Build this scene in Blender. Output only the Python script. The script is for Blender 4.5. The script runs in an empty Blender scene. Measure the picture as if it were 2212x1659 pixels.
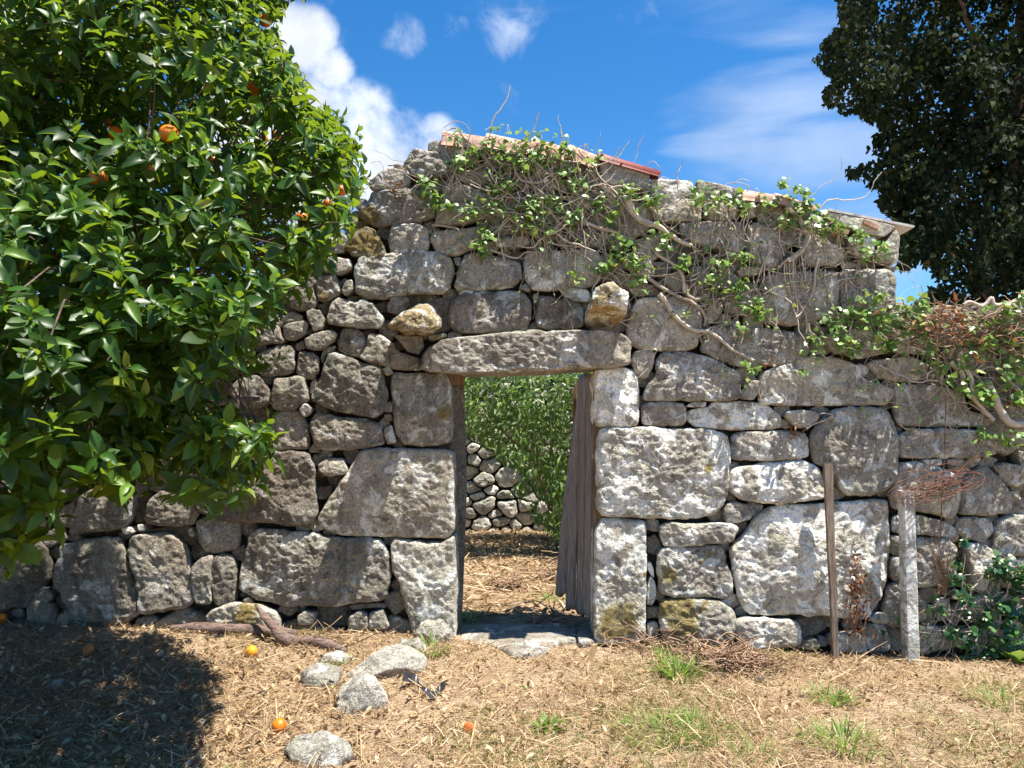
import bpy, bmesh, math, random
import numpy as np
from mathutils import Vector, Matrix, Euler

random.seed(7)
rng = np.random.default_rng(7)
R = math.radians
scene = bpy.context.scene
C = scene.collection

# ------------------------------------------------------------------ camera, world, sun, exposure
FPX, PITCH = 1661.0, R(3.7)            # focal length in units of a 2212 px wide frame
CAM = np.array((0.0, -5.75, 1.5))
cam = bpy.data.cameras.new('camera')
cam.sensor_fit = 'HORIZONTAL'
cam.angle = 2 * math.atan(1106 / FPX)
cam.clip_start, cam.clip_end = 0.05, 2000
camo = bpy.data.objects.new('camera', cam)
camo.location = CAM
camo.rotation_euler = (math.pi / 2 + PITCH, 0, 0)
C.objects.link(camo)
scene.camera = camo

SUN = Vector((0.30, -0.145, 1.0)).normalized()
sun = bpy.data.lights.new('sun', 'SUN')
sun.energy, sun.angle, sun.color = 5.0, R(0.5), (1.0, 0.94, 0.84)
suno = bpy.data.objects.new('sun', sun)
suno.rotation_euler = SUN.to_track_quat('Z', 'Y').to_euler()
suno.location = (3, -2, 12)
C.objects.link(suno)

scene.view_settings.view_transform = 'Standard'
scene.view_settings.look = 'None'
scene.view_settings.gamma = 1.0
scene.view_settings.use_curve_mapping = False
scene.view_settings.exposure = 1.3


class NT:
    """small helper to write node trees"""
    def __init__(self, tree):
        self.t = tree
        tree.nodes.clear()

    def n(self, kind, **kw):
        nd = self.t.nodes.new(kind)
        for k, v in kw.items():
            if k.startswith('i_'):
                key = k[2:]
                key = int(key) if key.isdigit() else key.replace('_', ' ')
                s = nd.inputs[key]
                if isinstance(v, bpy.types.NodeSocket):
                    self.t.links.new(v, s)
                else:
                    s.default_value = v
            else:
                setattr(nd, k, v)
        return nd

    def link(self, a, b):
        self.t.links.new(a, b)

    def math(self, op, a, b=0.0, clamp=False):
        nd = self.n('ShaderNodeMath', operation=op, use_clamp=clamp)
        for i, v in enumerate((a, b)):
            if isinstance(v, bpy.types.NodeSocket):
                self.link(v, nd.inputs[i])
            else:
                nd.inputs[i].default_value = v
        return nd.outputs[0]

    def ramp(self, fac, lo, hi, a=0.0, b=1.0):
        nd = self.n('ShaderNodeMapRange', interpolation_type='SMOOTHSTEP')
        self.link(fac, nd.inputs[0])
        nd.inputs[1].default_value, nd.inputs[2].default_value = lo, hi
        nd.inputs[3].default_value, nd.inputs[4].default_value = a, b
        return nd.outputs[0]

    def mix(self, fac, a, b, blend='MIX'):
        nd = self.n('ShaderNodeMix', data_type='RGBA', blend_type=blend)
        for s, v in ((nd.inputs[0], fac), (nd.inputs[6], a), (nd.inputs[7], b)):
            if isinstance(v, bpy.types.NodeSocket):
                self.link(v, s)
            elif s.type == 'RGBA' and len(v) == 3:
                s.default_value = (*v, 1)
            else:
                s.default_value = v
        return nd.outputs[2]

    def noise(self, vec, scale, detail=4, rough=0.55, dist=0.0):
        nd = self.n('ShaderNodeTexNoise')
        if vec is not None:
            self.link(vec, nd.inputs['Vector'])
        nd.inputs['Scale'].default_value = scale
        nd.inputs['Detail'].default_value = detail
        nd.inputs['Roughness'].default_value = rough
        nd.inputs['Distortion'].default_value = dist
        return nd.outputs[0]


def cam_dir(px, py):
    u, v = (px - 1106) / FPX, (829.5 - py) / FPX
    return np.array((u, math.cos(PITCH) - v * math.sin(PITCH), math.sin(PITCH) + v * math.cos(PITCH)))


def at(px, py, Y=0.0):
    """the world point seen at frame position px, py on the vertical plane y = Y"""
    d = cam_dir(px, py)
    return CAM + d * ((Y - CAM[1]) / d[1])


def proj(P):
    P = np.atleast_2d(np.asarray(P, float)) - CAM
    cp, sp = math.cos(PITCH), math.sin(PITCH)
    fw = P[:, 1] * cp + P[:, 2] * sp
    up = -P[:, 1] * sp + P[:, 2] * cp
    fw = np.maximum(fw, 1e-3)
    return 1106 + P[:, 0] / fw * FPX, 829.5 - up / fw * FPX, fw


# ---- sky: Nishita light with thin procedural clouds over the whole dome
world = bpy.data.worlds.new('World')
scene.world = world
world.use_nodes = True
w = NT(world.node_tree)
sky = w.n('ShaderNodeTexSky', sky_type='NISHITA', sun_disc=False)
sky.sun_elevation = math.asin(SUN.z)
sky.sun_rotation = math.atan2(SUN.x, SUN.y)
sky.air_density, sky.dust_density, sky.ozone_density, sky.altitude = 1.0, 0.15, 4.0, 200
tc = w.n('ShaderNodeTexCoord')
dirv = tc.outputs['Generated']
sep = w.n('ShaderNodeSeparateXYZ', i_0=dirv)
zc = w.math('ADD', w.math('MAXIMUM', sep.outputs[2], 0.0), 0.22)
comb = w.n('ShaderNodeCombineXYZ', i_0=w.math('DIVIDE', sep.outputs[0], zc), i_1=w.math('DIVIDE', sep.outputs[1], zc))
nz = w.noise(dirv, 7.0, 9, 0.58, 0.25)
nw = w.noise(dirv, 13.0, 8, 0.62, 0.5)
ns = w.noise(comb.outputs[0], 1.3, 6, 0.55, 0.3)
mpn = w.n('ShaderNodeMapping', i_0=dirv)
mpn.inputs['Scale'].default_value = (1.6, 1.6, 9.0)
mpn.inputs['Rotation'].default_value = (0, 0.16, 0)
nst = w.noise(mpn.outputs[0], 2.2, 5, 0.5, 0.4)


def blob(px, py, r_in, r_out):
    d = cam_dir(px, py)
    d = d / np.linalg.norm(d)
    dp = w.n('ShaderNodeVectorMath', operation='DOT_PRODUCT', i_0=dirv)
    dp.inputs[1].default_value = tuple(d)
    return w.ramp(dp.outputs['Value'], math.cos(r_out / FPX), math.cos(r_in / FPX))


bank = blob(880, 355, 40, 160)
for b in ((655, 85, 5, 105), (640, 330, 60, 250), (935, 310, 25, 95), (720, 150, 2, 70), (780, 310, 80, 180), (850, 300, 30, 130)):
    bank = w.math('MAXIMUM', bank, blob(*b))
wisp = blob(875, 75, 2, 75)
for b in ((1080, 55, 2, 110), (1000, 60, 2, 70), (1375, 10, 2, 80), (1140, 10, 2, 70), (720, 45, 2, 80)):
    wisp = w.math('MAXIMUM', wisp, blob(*b))
streak = blob(1740, 390, 20, 400)
cl = w.ramp(w.math('ADD', nz, w.math('MULTIPLY', w.math('SUBTRACT', bank, 1.0), 0.42)), 0.27, 0.52, 0, 0.95)
cw = w.ramp(w.math('ADD', nw, w.math('MULTIPLY', w.math('SUBTRACT', wisp, 1.0), 0.34)), 0.40, 0.80, 0, 0.55)
cs = w.math('MULTIPLY', w.ramp(w.math('ADD', nst, w.math('MULTIPLY', w.math('SUBTRACT', streak, 1.0), 0.38)), 0.22, 0.62), 0.36)
cg = w.ramp(ns, 0.66, 0.92, 0, 0.5)       # scattered fair-weather cloud everywhere else
cov = w.math('MAXIMUM', w.math('MAXIMUM', cl, cw), w.math('MAXIMUM', cs, cg))
shade = w.ramp(w.noise(dirv, 9.0, 5, 0.5), 0.35, 0.65, 0.66, 0.92)
hsv = w.n('ShaderNodeHueSaturation', i_Saturation=1.32, i_Value=1.0, i_Color=sky.outputs[0])
cloudc = w.n('ShaderNodeVectorMath', operation='SCALE')
cloudc.inputs[0].default_value = (6.6, 7.0, 7.6)
w.link(shade, cloudc.inputs['Scale'])
skymix = w.mix(cov, hsv.outputs[0], cloudc.outputs[0])
bg = w.n('ShaderNodeBackground', i_Color=skymix, i_Strength=0.082)
wo = w.n('ShaderNodeOutputWorld')
w.link(bg.outputs[0], wo.inputs[0])


# ------------------------------------------------------------------ numpy noise
def _hash(x, y, z, seed):
    h = (x.astype(np.int64) * 374761393 + y.astype(np.int64) * 668265263 + z.astype(np.int64) * 2147483647 + seed * 974711) & 0xFFFFFFFF
    h = ((h ^ (h >> 13)) * 1274126177) & 0xFFFFFFFF
    h = ((h ^ (h >> 16)) * 2246822519) & 0xFFFFFFFF
    return ((h ^ (h >> 15)) & 0xFFFFFF) / float(0xFFFFFF)


def vnoise(p, seed=0):
    i = np.floor(p)
    f = p - i
    i = i.astype(np.int64)
    u = f * f * (3 - 2 * f)
    out = 0
    for a in (0, 1):
        wx = u[:, 0] if a else 1 - u[:, 0]
        for b in (0, 1):
            wy = u[:, 1] if b else 1 - u[:, 1]
            for c in (0, 1):
                wz = u[:, 2] if c else 1 - u[:, 2]
                out = out + wx * wy * wz * _hash(i[:, 0] + a, i[:, 1] + b, i[:, 2] + c, seed)
    return out


def fbm(p, freq, octs=3, seed=0, gain=0.5):
    s, a, t = 0, 1.0, 0
    for k in range(octs):
        s = s + a * (vnoise(p * freq * 2 ** k + 17.3 * k, seed + k) - 0.5)
        t += a
        a *= gain
    return s / t


# ------------------------------------------------------------------ object helpers
def mesh_np(name, V, Fs, smooth=True):
    """mesh from arrays; Fs is an (m,k) array or a list of such"""
    if isinstance(Fs, np.ndarray):
        Fs = [Fs]
    Fs = [np.asarray(f, np.int32) for f in Fs if len(f)]
    me = bpy.data.meshes.new(name)
    V = np.ascontiguousarray(V, np.float32)
    me.vertices.add(len(V))
    me.vertices.foreach_set('co', V.ravel())
    idx = np.concatenate([f.ravel() for f in Fs])
    tot = np.concatenate([np.full(len(f), f.shape[1], np.int32) for f in Fs])
    st = np.concatenate(([0], np.cumsum(tot)[:-1])).astype(np.int32)
    me.loops.add(len(idx))
    me.loops.foreach_set('vertex_index', idx.astype(np.int32))
    me.polygons.add(len(tot))
    me.polygons.foreach_set('loop_start', st)
    me.polygons.foreach_set('loop_total', tot)
    me.polygons.foreach_set('use_smooth', np.full(len(tot), smooth, bool))
    me.update(calc_edges=True)
    me.validate()
    return me


def link(name, me, mat=None, parent=None, loc=None):
    o = bpy.data.objects.new(name, me)
    if mat and me is not None and len(me.materials) == 0:
        me.materials.append(mat)
    C.objects.link(o)
    if loc is not None:
        o.location = loc
    if parent:
        o.parent = parent
    return o


def part(name, V, Fs, mat, parent, smooth=True, kind=None):
    """a child whose vertices are given in world space; its origin sits at its centre"""
    V = np.asarray(V, float)
    c = V.mean(0)
    o = link(name, mesh_np(name, V - c, Fs, smooth), mat)
    base = np.array(parent.location) if parent else np.zeros(3)
    o.location = c - base
    if parent:
        o.parent = parent
    if kind:
        o['kind'] = kind
    return o


def tag(o, label=None, cat=None, group=None, kind=None):
    if label: o['label'] = label
    if cat: o['category'] = cat
    if group: o['group'] = group
    if kind: o['kind'] = kind
    return o


def thing(name, label, cat, loc=(0, 0, 0), group=None):
    o = bpy.data.objects.new(name, None)
    o.empty_display_size = 0.1
    o.location = loc
    C.objects.link(o)
    return tag(o, label, cat, group)


def tube(P, r, seg=6, cap=True):
    P = np.asarray(P, float)
    n = len(P)
    r = np.full(n, r) if np.isscalar(r) else np.asarray(r, float)
    T = np.gradient(P, axis=0)
    T /= np.linalg.norm(T, axis=1)[:, None] + 1e-9
    ref = np.array((0.3, 0.91, 0.28))
    A = np.cross(T, ref)
    A /= np.linalg.norm(A, axis=1)[:, None] + 1e-9
    B = np.cross(T, A)
    th = np.linspace(0, 2 * np.pi, seg, endpoint=False)
    V = (P[:, None, :] + r[:, None, None] * (np.cos(th)[None, :, None] * A[:, None, :] + np.sin(th)[None, :, None] * B[:, None, :])).reshape(-1, 3)
    i = np.arange(n - 1)[:, None] * seg
    j = np.arange(seg)[None, :]
    k = (j + 1) % seg
    F = np.stack((i + j, i + k, i + seg + k, i + seg + j), -1).reshape(-1, 4)
    return V, F


class Acc:
    def __init__(self):
        self.V, self.F, self.n = [], {}, 0

    def add(self, V, F):
        V = np.asarray(V, float)
        for f in (F if isinstance(F, list) else [F]):
            f = np.asarray(f)
            self.F.setdefault(f.shape[1], []).append(f + self.n)
        self.V.append(V)
        self.n += len(V)

    def arrays(self):
        return np.concatenate(self.V), [np.concatenate(f) for f in self.F.values()]


def frame(L, up):
    L = L / (np.linalg.norm(L, axis=-1, keepdims=True) + 1e-9)
    W = np.cross(up, L)
    W = W / (np.linalg.norm(W, axis=-1, keepdims=True) + 1e-9)
    N = np.cross(L, W)
    return np.stack((L, W, N), -1)          # columns


def inst(TV, TF, M, T):
    n, nv = len(T), len(TV)
    V = np.einsum('nij,vj->nvi', M, TV) + T[:, None, :]
    F = (TF[None] + (np.arange(n) * nv)[:, None, None]).reshape(-1, TF.shape[1])
    return V.reshape(-1, 3), F


def smooth_path(P, n=8):
    """Catmull-Rom through points"""
    P = np.asarray(P, float)
    Q = np.vstack((2 * P[0] - P[1], P, 2 * P[-1] - P[-2]))
    out = []
    for i in range(1, len(Q) - 2):
        for t in np.linspace(0, 1, n, endpoint=False):
            a, b, c, d = Q[i - 1], Q[i], Q[i + 1], Q[i + 2]
            out.append(0.5 * (2 * b + (c - a) * t + (2 * a - 5 * b + 4 * c - d) * t * t + (3 * b - a - 3 * c + d) * t ** 3))
    out.append(P[-1])
    return np.array(out)


def in_poly(x, y, poly):
    x, y = np.asarray(x, float), np.asarray(y, float)
    ins = np.zeros(x.shape, bool)
    p = np.asarray(poly, float)
    q = np.roll(p, -1, 0)
    for (x0, y0), (x1, y1) in zip(p, q):
        c = (y0 > y) != (y1 > y)
        with np.errstate(divide='ignore', invalid='ignore'):
            ins ^= c & (x < (x1 - x0) * (y - y0) / (y1 - y0 + 1e-12) + x0)
    return ins


def gz(x, y):
    """ground height"""
    x, y = np.asarray(x, float), np.asarray(y, float)
    k = np.clip((y + 3.0) / 2.5, 0.25, 1) * np.clip((2.0 - y) / 1.6, 0, 1)
    z = -0.036 * np.clip(x, -5, 5) * k - 0.04
    z = z + 0.05 * np.exp(-((y + 0.12) / 0.22) ** 2) * (np.abs(x - 0.2) > 0.6) * 0.6
    p = np.stack((x, y, np.zeros_like(x)), -1).reshape(-1, 3)
    nn = fbm(p, 1.1, 2, 5) * 0.07 + fbm(p, 5.0, 2, 9) * 0.022
    return z + nn.reshape(x.shape)


def ground_at(px, py):
    d = cam_dir(px, py)
    z = -0.04
    for _ in range(8):
        P = CAM + d * ((z - CAM[2]) / d[2])
        z = float(gz(P[0:1], P[1:2])[0])
    return CAM + d * ((z - CAM[2]) / d[2])


# ------------------------------------------------------------------ materials
def new_mat(name):
    m = bpy.data.materials.new(name)
    m.use_nodes = True
    t = NT(m.node_tree)
    out = t.n('ShaderNodeOutputMaterial')
    return m, t, out


_mz = {}
def mzn(t, geo):
    if t not in _mz:
        _mz[t] = t.noise(geo.outputs['Position'], 22, 5, 0.75)
    return _mz[t]


def stone_mat(name, dark, lite, warm=0.0, bump=1.0):
    m, t, out = new_mat(name)
    geo = t.n('ShaderNodeNewGeometry')
    oi = t.n('ShaderNodeObjectInfo')
    pos = t.n('ShaderNodeVectorMath', operation='ADD', i_0=geo.outputs['Position'])
    sc = t.n('ShaderNodeVectorMath', operation='SCALE')
    sc.inputs[0].default_value = (3.1, 5.3, 7.7)
    t.link(oi.outputs['Random'], sc.inputs['Scale'])
    t.link(sc.outputs[0], pos.inputs[1])
    p = pos.outputs[0]
    colsep = t.n('ShaderNodeSeparateColor', i_0=oi.outputs['Color'])
    liche, moss, val = colsep.outputs[0], colsep.outputs[1], colsep.outputs[2]
    c = t.mix(t.ramp(t.noise(p, 5.5, 8, 0.7), 0.3, 0.7), (*dark, 1), (*lite, 1))
    c = t.mix(t.ramp(t.noise(p, 1.9, 3), 0.4, 0.7, 0, 0.5), c, t.mix(t.ramp(val, 0.5, 0.68), (0.27, 0.205, 0.15, 1), (0.40, 0.39, 0.31, 1)))
    fine = t.noise(p, 75, 6, 0.75)
    c = t.mix(0.75, c, t.n('ShaderNodeCombineColor', i_0=t.ramp(fine, 0.28, 0.72, 0.35, 1.5), i_1=t.ramp(fine, 0.28, 0.72, 0.35, 1.5), i_2=t.ramp(fine, 0.28, 0.72, 0.37, 1.48)).outputs[0], 'MULTIPLY')
    # black crust lichen
    c = t.mix(t.ramp(t.noise(p, 11, 7, 0.7, 0.6), 0.52, 0.68, 0, 0.75), c, (0.055, 0.052, 0.046, 1))
    # grey-green crust
    c = t.mix(t.ramp(t.noise(p, 8, 7, 0.65, 0.9), 0.54, 0.62, 0, 0.55), c, (0.34, 0.35, 0.25, 1))
    # white rosettes
    wl = t.noise(p, 6.2, 5, 0.6, 0.8)
    thr = t.math('SUBTRACT', wl, t.math('MULTIPLY', t.math('SUBTRACT', 0.5, liche), 0.34))
    wl2 = t.math('MULTIPLY', t.ramp(thr, 0.51, 0.585), t.ramp(t.noise(p, 50, 5, 0.75), 0.34, 0.56, 0.15, 1.0))
    c = t.mix(t.math('MULTIPLY', wl2, 0.85), c, (0.66, 0.67, 0.63, 1))
    # ochre moss
    ms = t.math('SUBTRACT', t.noise(p, 7, 6, 0.7, 0.3), t.math('MULTIPLY', t.math('SUBTRACT', 0.5, moss), 0.5))
    mz = t.ramp(ms, 0.56, 0.64, 0, 0.9)
    for mx_, my_, mr_ in ((1335, 1345, 62), (1475, 1313, 34), (1440, 1312, 26), (1475, 1350, 46), (962, 890, 26), (788, 465, 40), (790, 525, 40), (1445, 1245, 26), (895, 660, 30), (1530, 1012, 12), (1405, 1245, 20), (700, 640, 16), (540, 1330, 44)):
        dn = t.n('ShaderNodeVectorMath', operation='DISTANCE', i_0=geo.outputs['Position'])
        q_ = at(mx_, my_, -0.03)
        dn.inputs[1].default_value = tuple(q_)
        mr_w = mr_ / 289.0
        dz = t.math('ADD', dn.outputs['Value'], t.math('MULTIPLY', t.math('SUBTRACT', mzn(t, geo), 0.5), 1.6 * mr_w))
        mz = t.math('MAXIMUM', mz, t.ramp(dz, mr_w * 0.95, mr_w * 0.55, 0, 0.88))
    c = t.mix(mz, c, t.mix(t.noise(p, 40, 3), (0.07, 0.055, 0.015, 1), (0.30, 0.22, 0.06, 1)))
    mp = t.n('ShaderNodeMapping', i_0=p)
    mp.inputs['Scale'].default_value = (7, 7, 0.7)
    c = t.mix(t.ramp(t.noise(mp.outputs[0], 1.6, 4, 0.6), 0.54, 0.72, 0, 0.5), c, (0.085, 0.078, 0.068, 1))
    vv = t.math('ADD', t.math('MULTIPLY', val, 1.9), 0.12)
    c = t.mix(1.0, c, t.n('ShaderNodeCombineColor', i_0=vv, i_1=vv, i_2=vv).outputs[0], 'MULTIPLY')
    b1 = t.n('ShaderNodeBump', i_Strength=t.math('ADD', t.math('MULTIPLY', oi.outputs['Random'], 0.65), 0.45) if bump >= 1 else bump, i_Distance=0.06, i_Height=t.noise(p, 46, 4, 0.65, 0.2))
    b2 = t.n('ShaderNodeBump', i_Strength=0.7 * bump, i_Distance=0.008, i_Height=t.noise(p, 120, 4, 0.6), i_Normal=b1.outputs[0])
    bs = t.n('ShaderNodeBsdfPrincipled', i_Base_Color=c, i_Roughness=0.92, i_Normal=b2.outputs[0])
    bs.inputs['Specular IOR Level'].default_value = 0.15
    t.link(bs.outputs[0], out.inputs[0])
    return m


def simple_mat(name, c1, c2, scale=8, rough=0.8, bump=0.3, bscale=40, spec=0.3, island=0.0, stretch=None, dist=0.01):
    m, t, out = new_mat(name)
    geo = t.n('ShaderNodeNewGeometry')
    oi = t.n('ShaderNodeObjectInfo')
    p = geo.outputs['Position']
    if stretch:
        mp = t.n('ShaderNodeMapping', i_0=p)
        mp.inputs['Scale'].default_value = stretch
        p = mp.outputs[0]
    f = t.ramp(t.noise(p, scale, 6, 0.65), 0.3, 0.7)
    if island:
        r = t.math('FRACT', t.math('ADD', geo.outputs['Random Per Island'], oi.outputs['Random']))
        f = t.math('ADD', t.math('MULTIPLY', f, 1 - island), t.math('MULTIPLY', r, island))
    c = t.mix(f, (*c1, 1), (*c2, 1))
    bs = t.n('ShaderNodeBsdfPrincipled', i_Base_Color=c, i_Roughness=rough)
    bs.inputs['Specular IOR Level'].default_value = spec
    if bump:
        b = t.n('ShaderNodeBump', i_Strength=bump, i_Distance=dist, i_Height=t.noise(p, bscale, 5, 0.65))
        t.link(b.outputs[0], bs.inputs['Normal'])
    t.link(bs.outputs[0], out.inputs[0])
    return m


def leaf_mat(name, cols, trans, tfac=0.35, rough=0.38, spec=0.5, coat=0.0):
    """cols: list of leaf colours picked leaf by leaf"""
    m, t, out = new_mat(name)
    geo = t.n('ShaderNodeNewGeometry')
    oi = t.n('ShaderNodeObjectInfo')
    r = t.math('FRACT', t.math('ADD', geo.outputs['Random Per Island'], oi.outputs['Random']))
    cr = t.n('ShaderNodeValToRGB', i_0=r)
    e = cr.color_ramp.elements
    while len(e) < len(cols):
        e.new(0.5)
    for i, (pos, c) in enumerate(cols):
        e[i].position, e[i].color = pos, (*c, 1)
    c = t.mix(t.ramp(t.noise(geo.outputs['Position'], 30, 3), 0.3, 0.7, 0, 0.25), cr.outputs[0], (0, 0, 0, 1))
    bs = t.n('ShaderNodeBsdfPrincipled', i_Base_Color=c, i_Roughness=rough)
    bs.inputs['Specular IOR Level'].default_value = spec
    tr = t.n('ShaderNodeBsdfTranslucent', i_Color=t.mix(0.75, c, (*trans, 1)))
    mx = t.n('ShaderNodeMixShader', i_0=tfac)
    t.link(bs.outputs[0], mx.inputs[1])
    t.link(tr.outputs[0], mx.inputs[2])
    t.link(mx.outputs[0], out.inputs[0])
    return m


M = {}
M['stone'] = stone_mat('granite with lichen', (0.17, 0.147, 0.12), (0.46, 0.425, 0.36))
M['pale'] = stone_mat('pale granite', (0.30, 0.28, 0.24), (0.52, 0.49, 0.43))
M['core'] = simple_mat('earth and rubble fill', (0.05, 0.043, 0.035), (0.14, 0.12, 0.095), 9, 0.95, 0.8, 25, 0.1, dist=0.03)
M['ochre'] = stone_mat('ochre stained granite', (0.28, 0.19, 0.07), (0.42, 0.33, 0.18))
M['orange_leaf'] = leaf_mat('glossy citrus leaf', [(0.0, (0.010, 0.034, 0.007)), (0.4, (0.020, 0.066, 0.009)), (0.75, (0.045, 0.125, 0.012)), (0.93, (0.12, 0.22, 0.020)), (1.0, (0.26, 0.30, 0.05))], (0.34, 0.48, 0.02), 0.34, 0.40, 0.32)
M['dark_leaf'] = leaf_mat('dark lime leaf', [(0.0, (0.008, 0.018, 0.008)), (0.6, (0.014, 0.028, 0.010)), (0.92, (0.04, 0.052, 0.016)), (1.0, (0.10, 0.10, 0.04))], (0.07, 0.11, 0.02), 0.12, 0.75, 0.15)  # the crown's shaded side is put into these dark leaf colours
M['bush_leaf'] = leaf_mat('narrow green leaf', [(0.0, (0.03, 0.075, 0.018)), (0.5, (0.08, 0.16, 0.03)), (1.0, (0.22, 0.32, 0.08))], (0.30, 0.48, 0.08), 0.35, 0.45, 0.4)
M['ivy_leaf'] = leaf_mat('ivy leaf', [(0.0, (0.07, 0.15, 0.03)), (0.5, (0.16, 0.29, 0.05)), (0.85, (0.28, 0.40, 0.10)), (0.96, (0.36, 0.46, 0.22)), (1.0, (0.5, 0.48, 0.06))], (0.35, 0.50, 0.06), 0.3, 0.4, 0.45)
M['ivy_dark'] = leaf_mat('old ivy leaf', [(0.0, (0.018, 0.06, 0.018)), (0.7, (0.04, 0.11, 0.03)), (1.0, (0.12, 0.24, 0.06))], (0.12, 0.30, 0.04), 0.22, 0.3, 0.5)
M['red_leaf'] = leaf_mat('dead red leaf', [(0.0, (0.13, 0.06, 0.03)), (0.6, (0.25, 0.12, 0.06)), (1.0, (0.46, 0.30, 0.17))], (0.4, 0.16, 0.06), 0.2, 0.7, 0.2)
M['litter'] = leaf_mat('dry fallen leaf', [(0.0, (0.14, 0.08, 0.04)), (0.4, (0.30, 0.20, 0.10)), (0.8, (0.46, 0.35, 0.20)), (1.0, (0.62, 0.52, 0.36))], (0.4, 0.26, 0.1), 0.12, 0.75, 0.2)
M['straw'] = leaf_mat('dry straw', [(0.0, (0.16, 0.09, 0.05)), (0.4, (0.36, 0.23, 0.125)), (0.8, (0.52, 0.38, 0.22)), (1.0, (0.68, 0.56, 0.38))], (0.5, 0.36, 0.14), 0.15, 0.7, 0.2)
M['grass'] = leaf_mat('green grass', [(0.0, (0.09, 0.17, 0.03)), (0.6, (0.17, 0.28, 0.05)), (1.0, (0.38, 0.38, 0.14))], (0.36, 0.55, 0.08), 0.3, 0.5, 0.3)
M['stem'] = simple_mat('ivy bark', (0.24, 0.19, 0.145), (0.64, 0.56, 0.46), 30, 0.9, 0.5, 120, 0.15, island=0.55)
M['twig'] = simple_mat('dry reddish twig', (0.17, 0.09, 0.055), (0.46, 0.33, 0.22), 30, 0.9, 0.3, 100, 0.15, island=0.75)
M['bark'] = simple_mat('tree bark', (0.06, 0.045, 0.033), (0.17, 0.13, 0.10), 14, 0.95, 0.8, 45, 0.1, dist=0.02)
M['old_wood'] = simple_mat('weathered grey timber', (0.12, 0.10, 0.085), (0.46, 0.40, 0.35), 9, 0.9, 0.8, 22, 0.15, stretch=(9, 9, 0.45), dist=0.012)
M['brown_wood'] = simple_mat('brown timber', (0.12, 0.075, 0.045), (0.30, 0.20, 0.13), 9, 0.9, 0.7, 22, 0.15, stretch=(9, 9, 0.6), dist=0.01)
M['stake_wood'] = simple_mat('greying stake timber', (0.14, 0.10, 0.075), (0.33, 0.26, 0.20), 9, 0.9, 0.7, 22, 0.15, stretch=(9, 9, 0.6), dist=0.01)
M['raw_wood'] = simple_mat('fresh split timber', (0.42, 0.27, 0.12), (0.66, 0.47, 0.26), 9, 0.85, 0.5, 30, 0.2, stretch=(6, 6, 0.6))
M['log'] = simple_mat('driftwood grey brown bark', (0.11, 0.07, 0.055), (0.32, 0.235, 0.20), 12, 0.95, 0.9, 30, 0.1, stretch=(1.2, 6, 6), dist=0.02)
M['concrete'] = stone_mat('mossy concrete', (0.26, 0.25, 0.23), (0.42, 0.41, 0.39), bump=0.45)
M['terracotta'] = simple_mat('pale terracotta', (0.34, 0.19, 0.13), (0.60, 0.42, 0.33), 12, 0.9, 0.4, 40, 0.2)
M['red_paint'] = simple_mat('faded red tile', (0.15, 0.032, 0.026), (0.27, 0.07, 0.055), 7, 0.6, 0.2, 40, 0.4)
M['sheet'] = simple_mat('fibre cement sheet', (0.45, 0.42, 0.40), (0.70, 0.68, 0.66), 9, 0.8, 0.3, 40, 0.3)
M['orange'] = simple_mat('ripe orange peel', (0.55, 0.13, 0.004), (0.68, 0.19, 0.006), 10, 0.42, 0.35, 160, 0.5, dist=0.002)
M['orange_dry'] = simple_mat('drying orange peel', (0.40, 0.10, 0.015), (0.58, 0.20, 0.04), 16, 0.6, 0.6, 60, 0.4)
M['orange_yellow'] = simple_mat('yellow orange peel', (0.62, 0.25, 0.008), (0.70, 0.33, 0.015), 10, 0.45, 0.3, 150, 0.5, dist=0.002)
M['unripe'] = simple_mat('unripe green peel', (0.16, 0.26, 0.06), (0.26, 0.36, 0.10), 14, 0.4, 0.2, 120, 0.5, dist=0.002)
M['stalk'] = simple_mat('fruit stalk', (0.10, 0.14, 0.04), (0.20, 0.22, 0.08), 20, 0.7, 0.2)
M['rust'] = simple_mat('rusty wire', (0.10, 0.045, 0.03), (0.26, 0.12, 0.07), 30, 0.85, 0.3, 90, 0.3, island=0.4)
M['plastic'] = simple_mat('black plastic film', (0.012, 0.012, 0.014), (0.05, 0.05, 0.055), 12, 0.35, 0.3, 40, 0.5)
# ------------------------------------------------------------------ ground
def axis(lo, hi, step, far):
    core = np.arange(lo, hi + 1e-6, step)
    out, s, x = [], step, hi
    while x < far:
        s *= 1.35
        x += s
        out.append(x)
    neg = [lo - (v - hi) for v in out]
    return np.concatenate((neg[::-1], core, out))


gx, gy = axis(-5.5, 5.5, 0.05, 900), axis(-3.6, 8.0, 0.05, 900)
X, Y = np.meshgrid(gx, gy)
Z = gz(X, Y)
V = np.stack((X, Y, Z), -1).reshape(-1, 3)
ny, nx = X.shape
i = (np.arange(ny - 1)[:, None] * nx + np.arange(nx - 1)[None]).ravel()
m, t, out = new_mat('dry earth and straw')
geo = t.n('ShaderNodeNewGeometry')
p = geo.outputs['Position']
c = t.mix(t.ramp(t.noise(p, 2.2, 5, 0.6), 0.35, 0.65), (0.20, 0.125, 0.082, 1), (0.38, 0.265, 0.18, 1))
c = t.mix(t.ramp(t.noise(p, 70, 5, 0.7), 0.3, 0.7, 0, 0.8), c, (0.55, 0.43, 0.28, 1))
c = t.mix(t.ramp(t.noise(p, 1.3, 5, 0.7), 0.55, 0.72, 0, 0.35), c, (0.20, 0.23, 0.07, 1))
c = t.mix(t.ramp(t.noise(p, 45, 4, 0.7), 0.55, 0.7, 0, 0.8), c, (0.09, 0.055, 0.035, 1))
b = t.n('ShaderNodeBump', i_Strength=1.0, i_Distance=0.03, i_Height=t.noise(p, 40, 6, 0.7))
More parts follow.
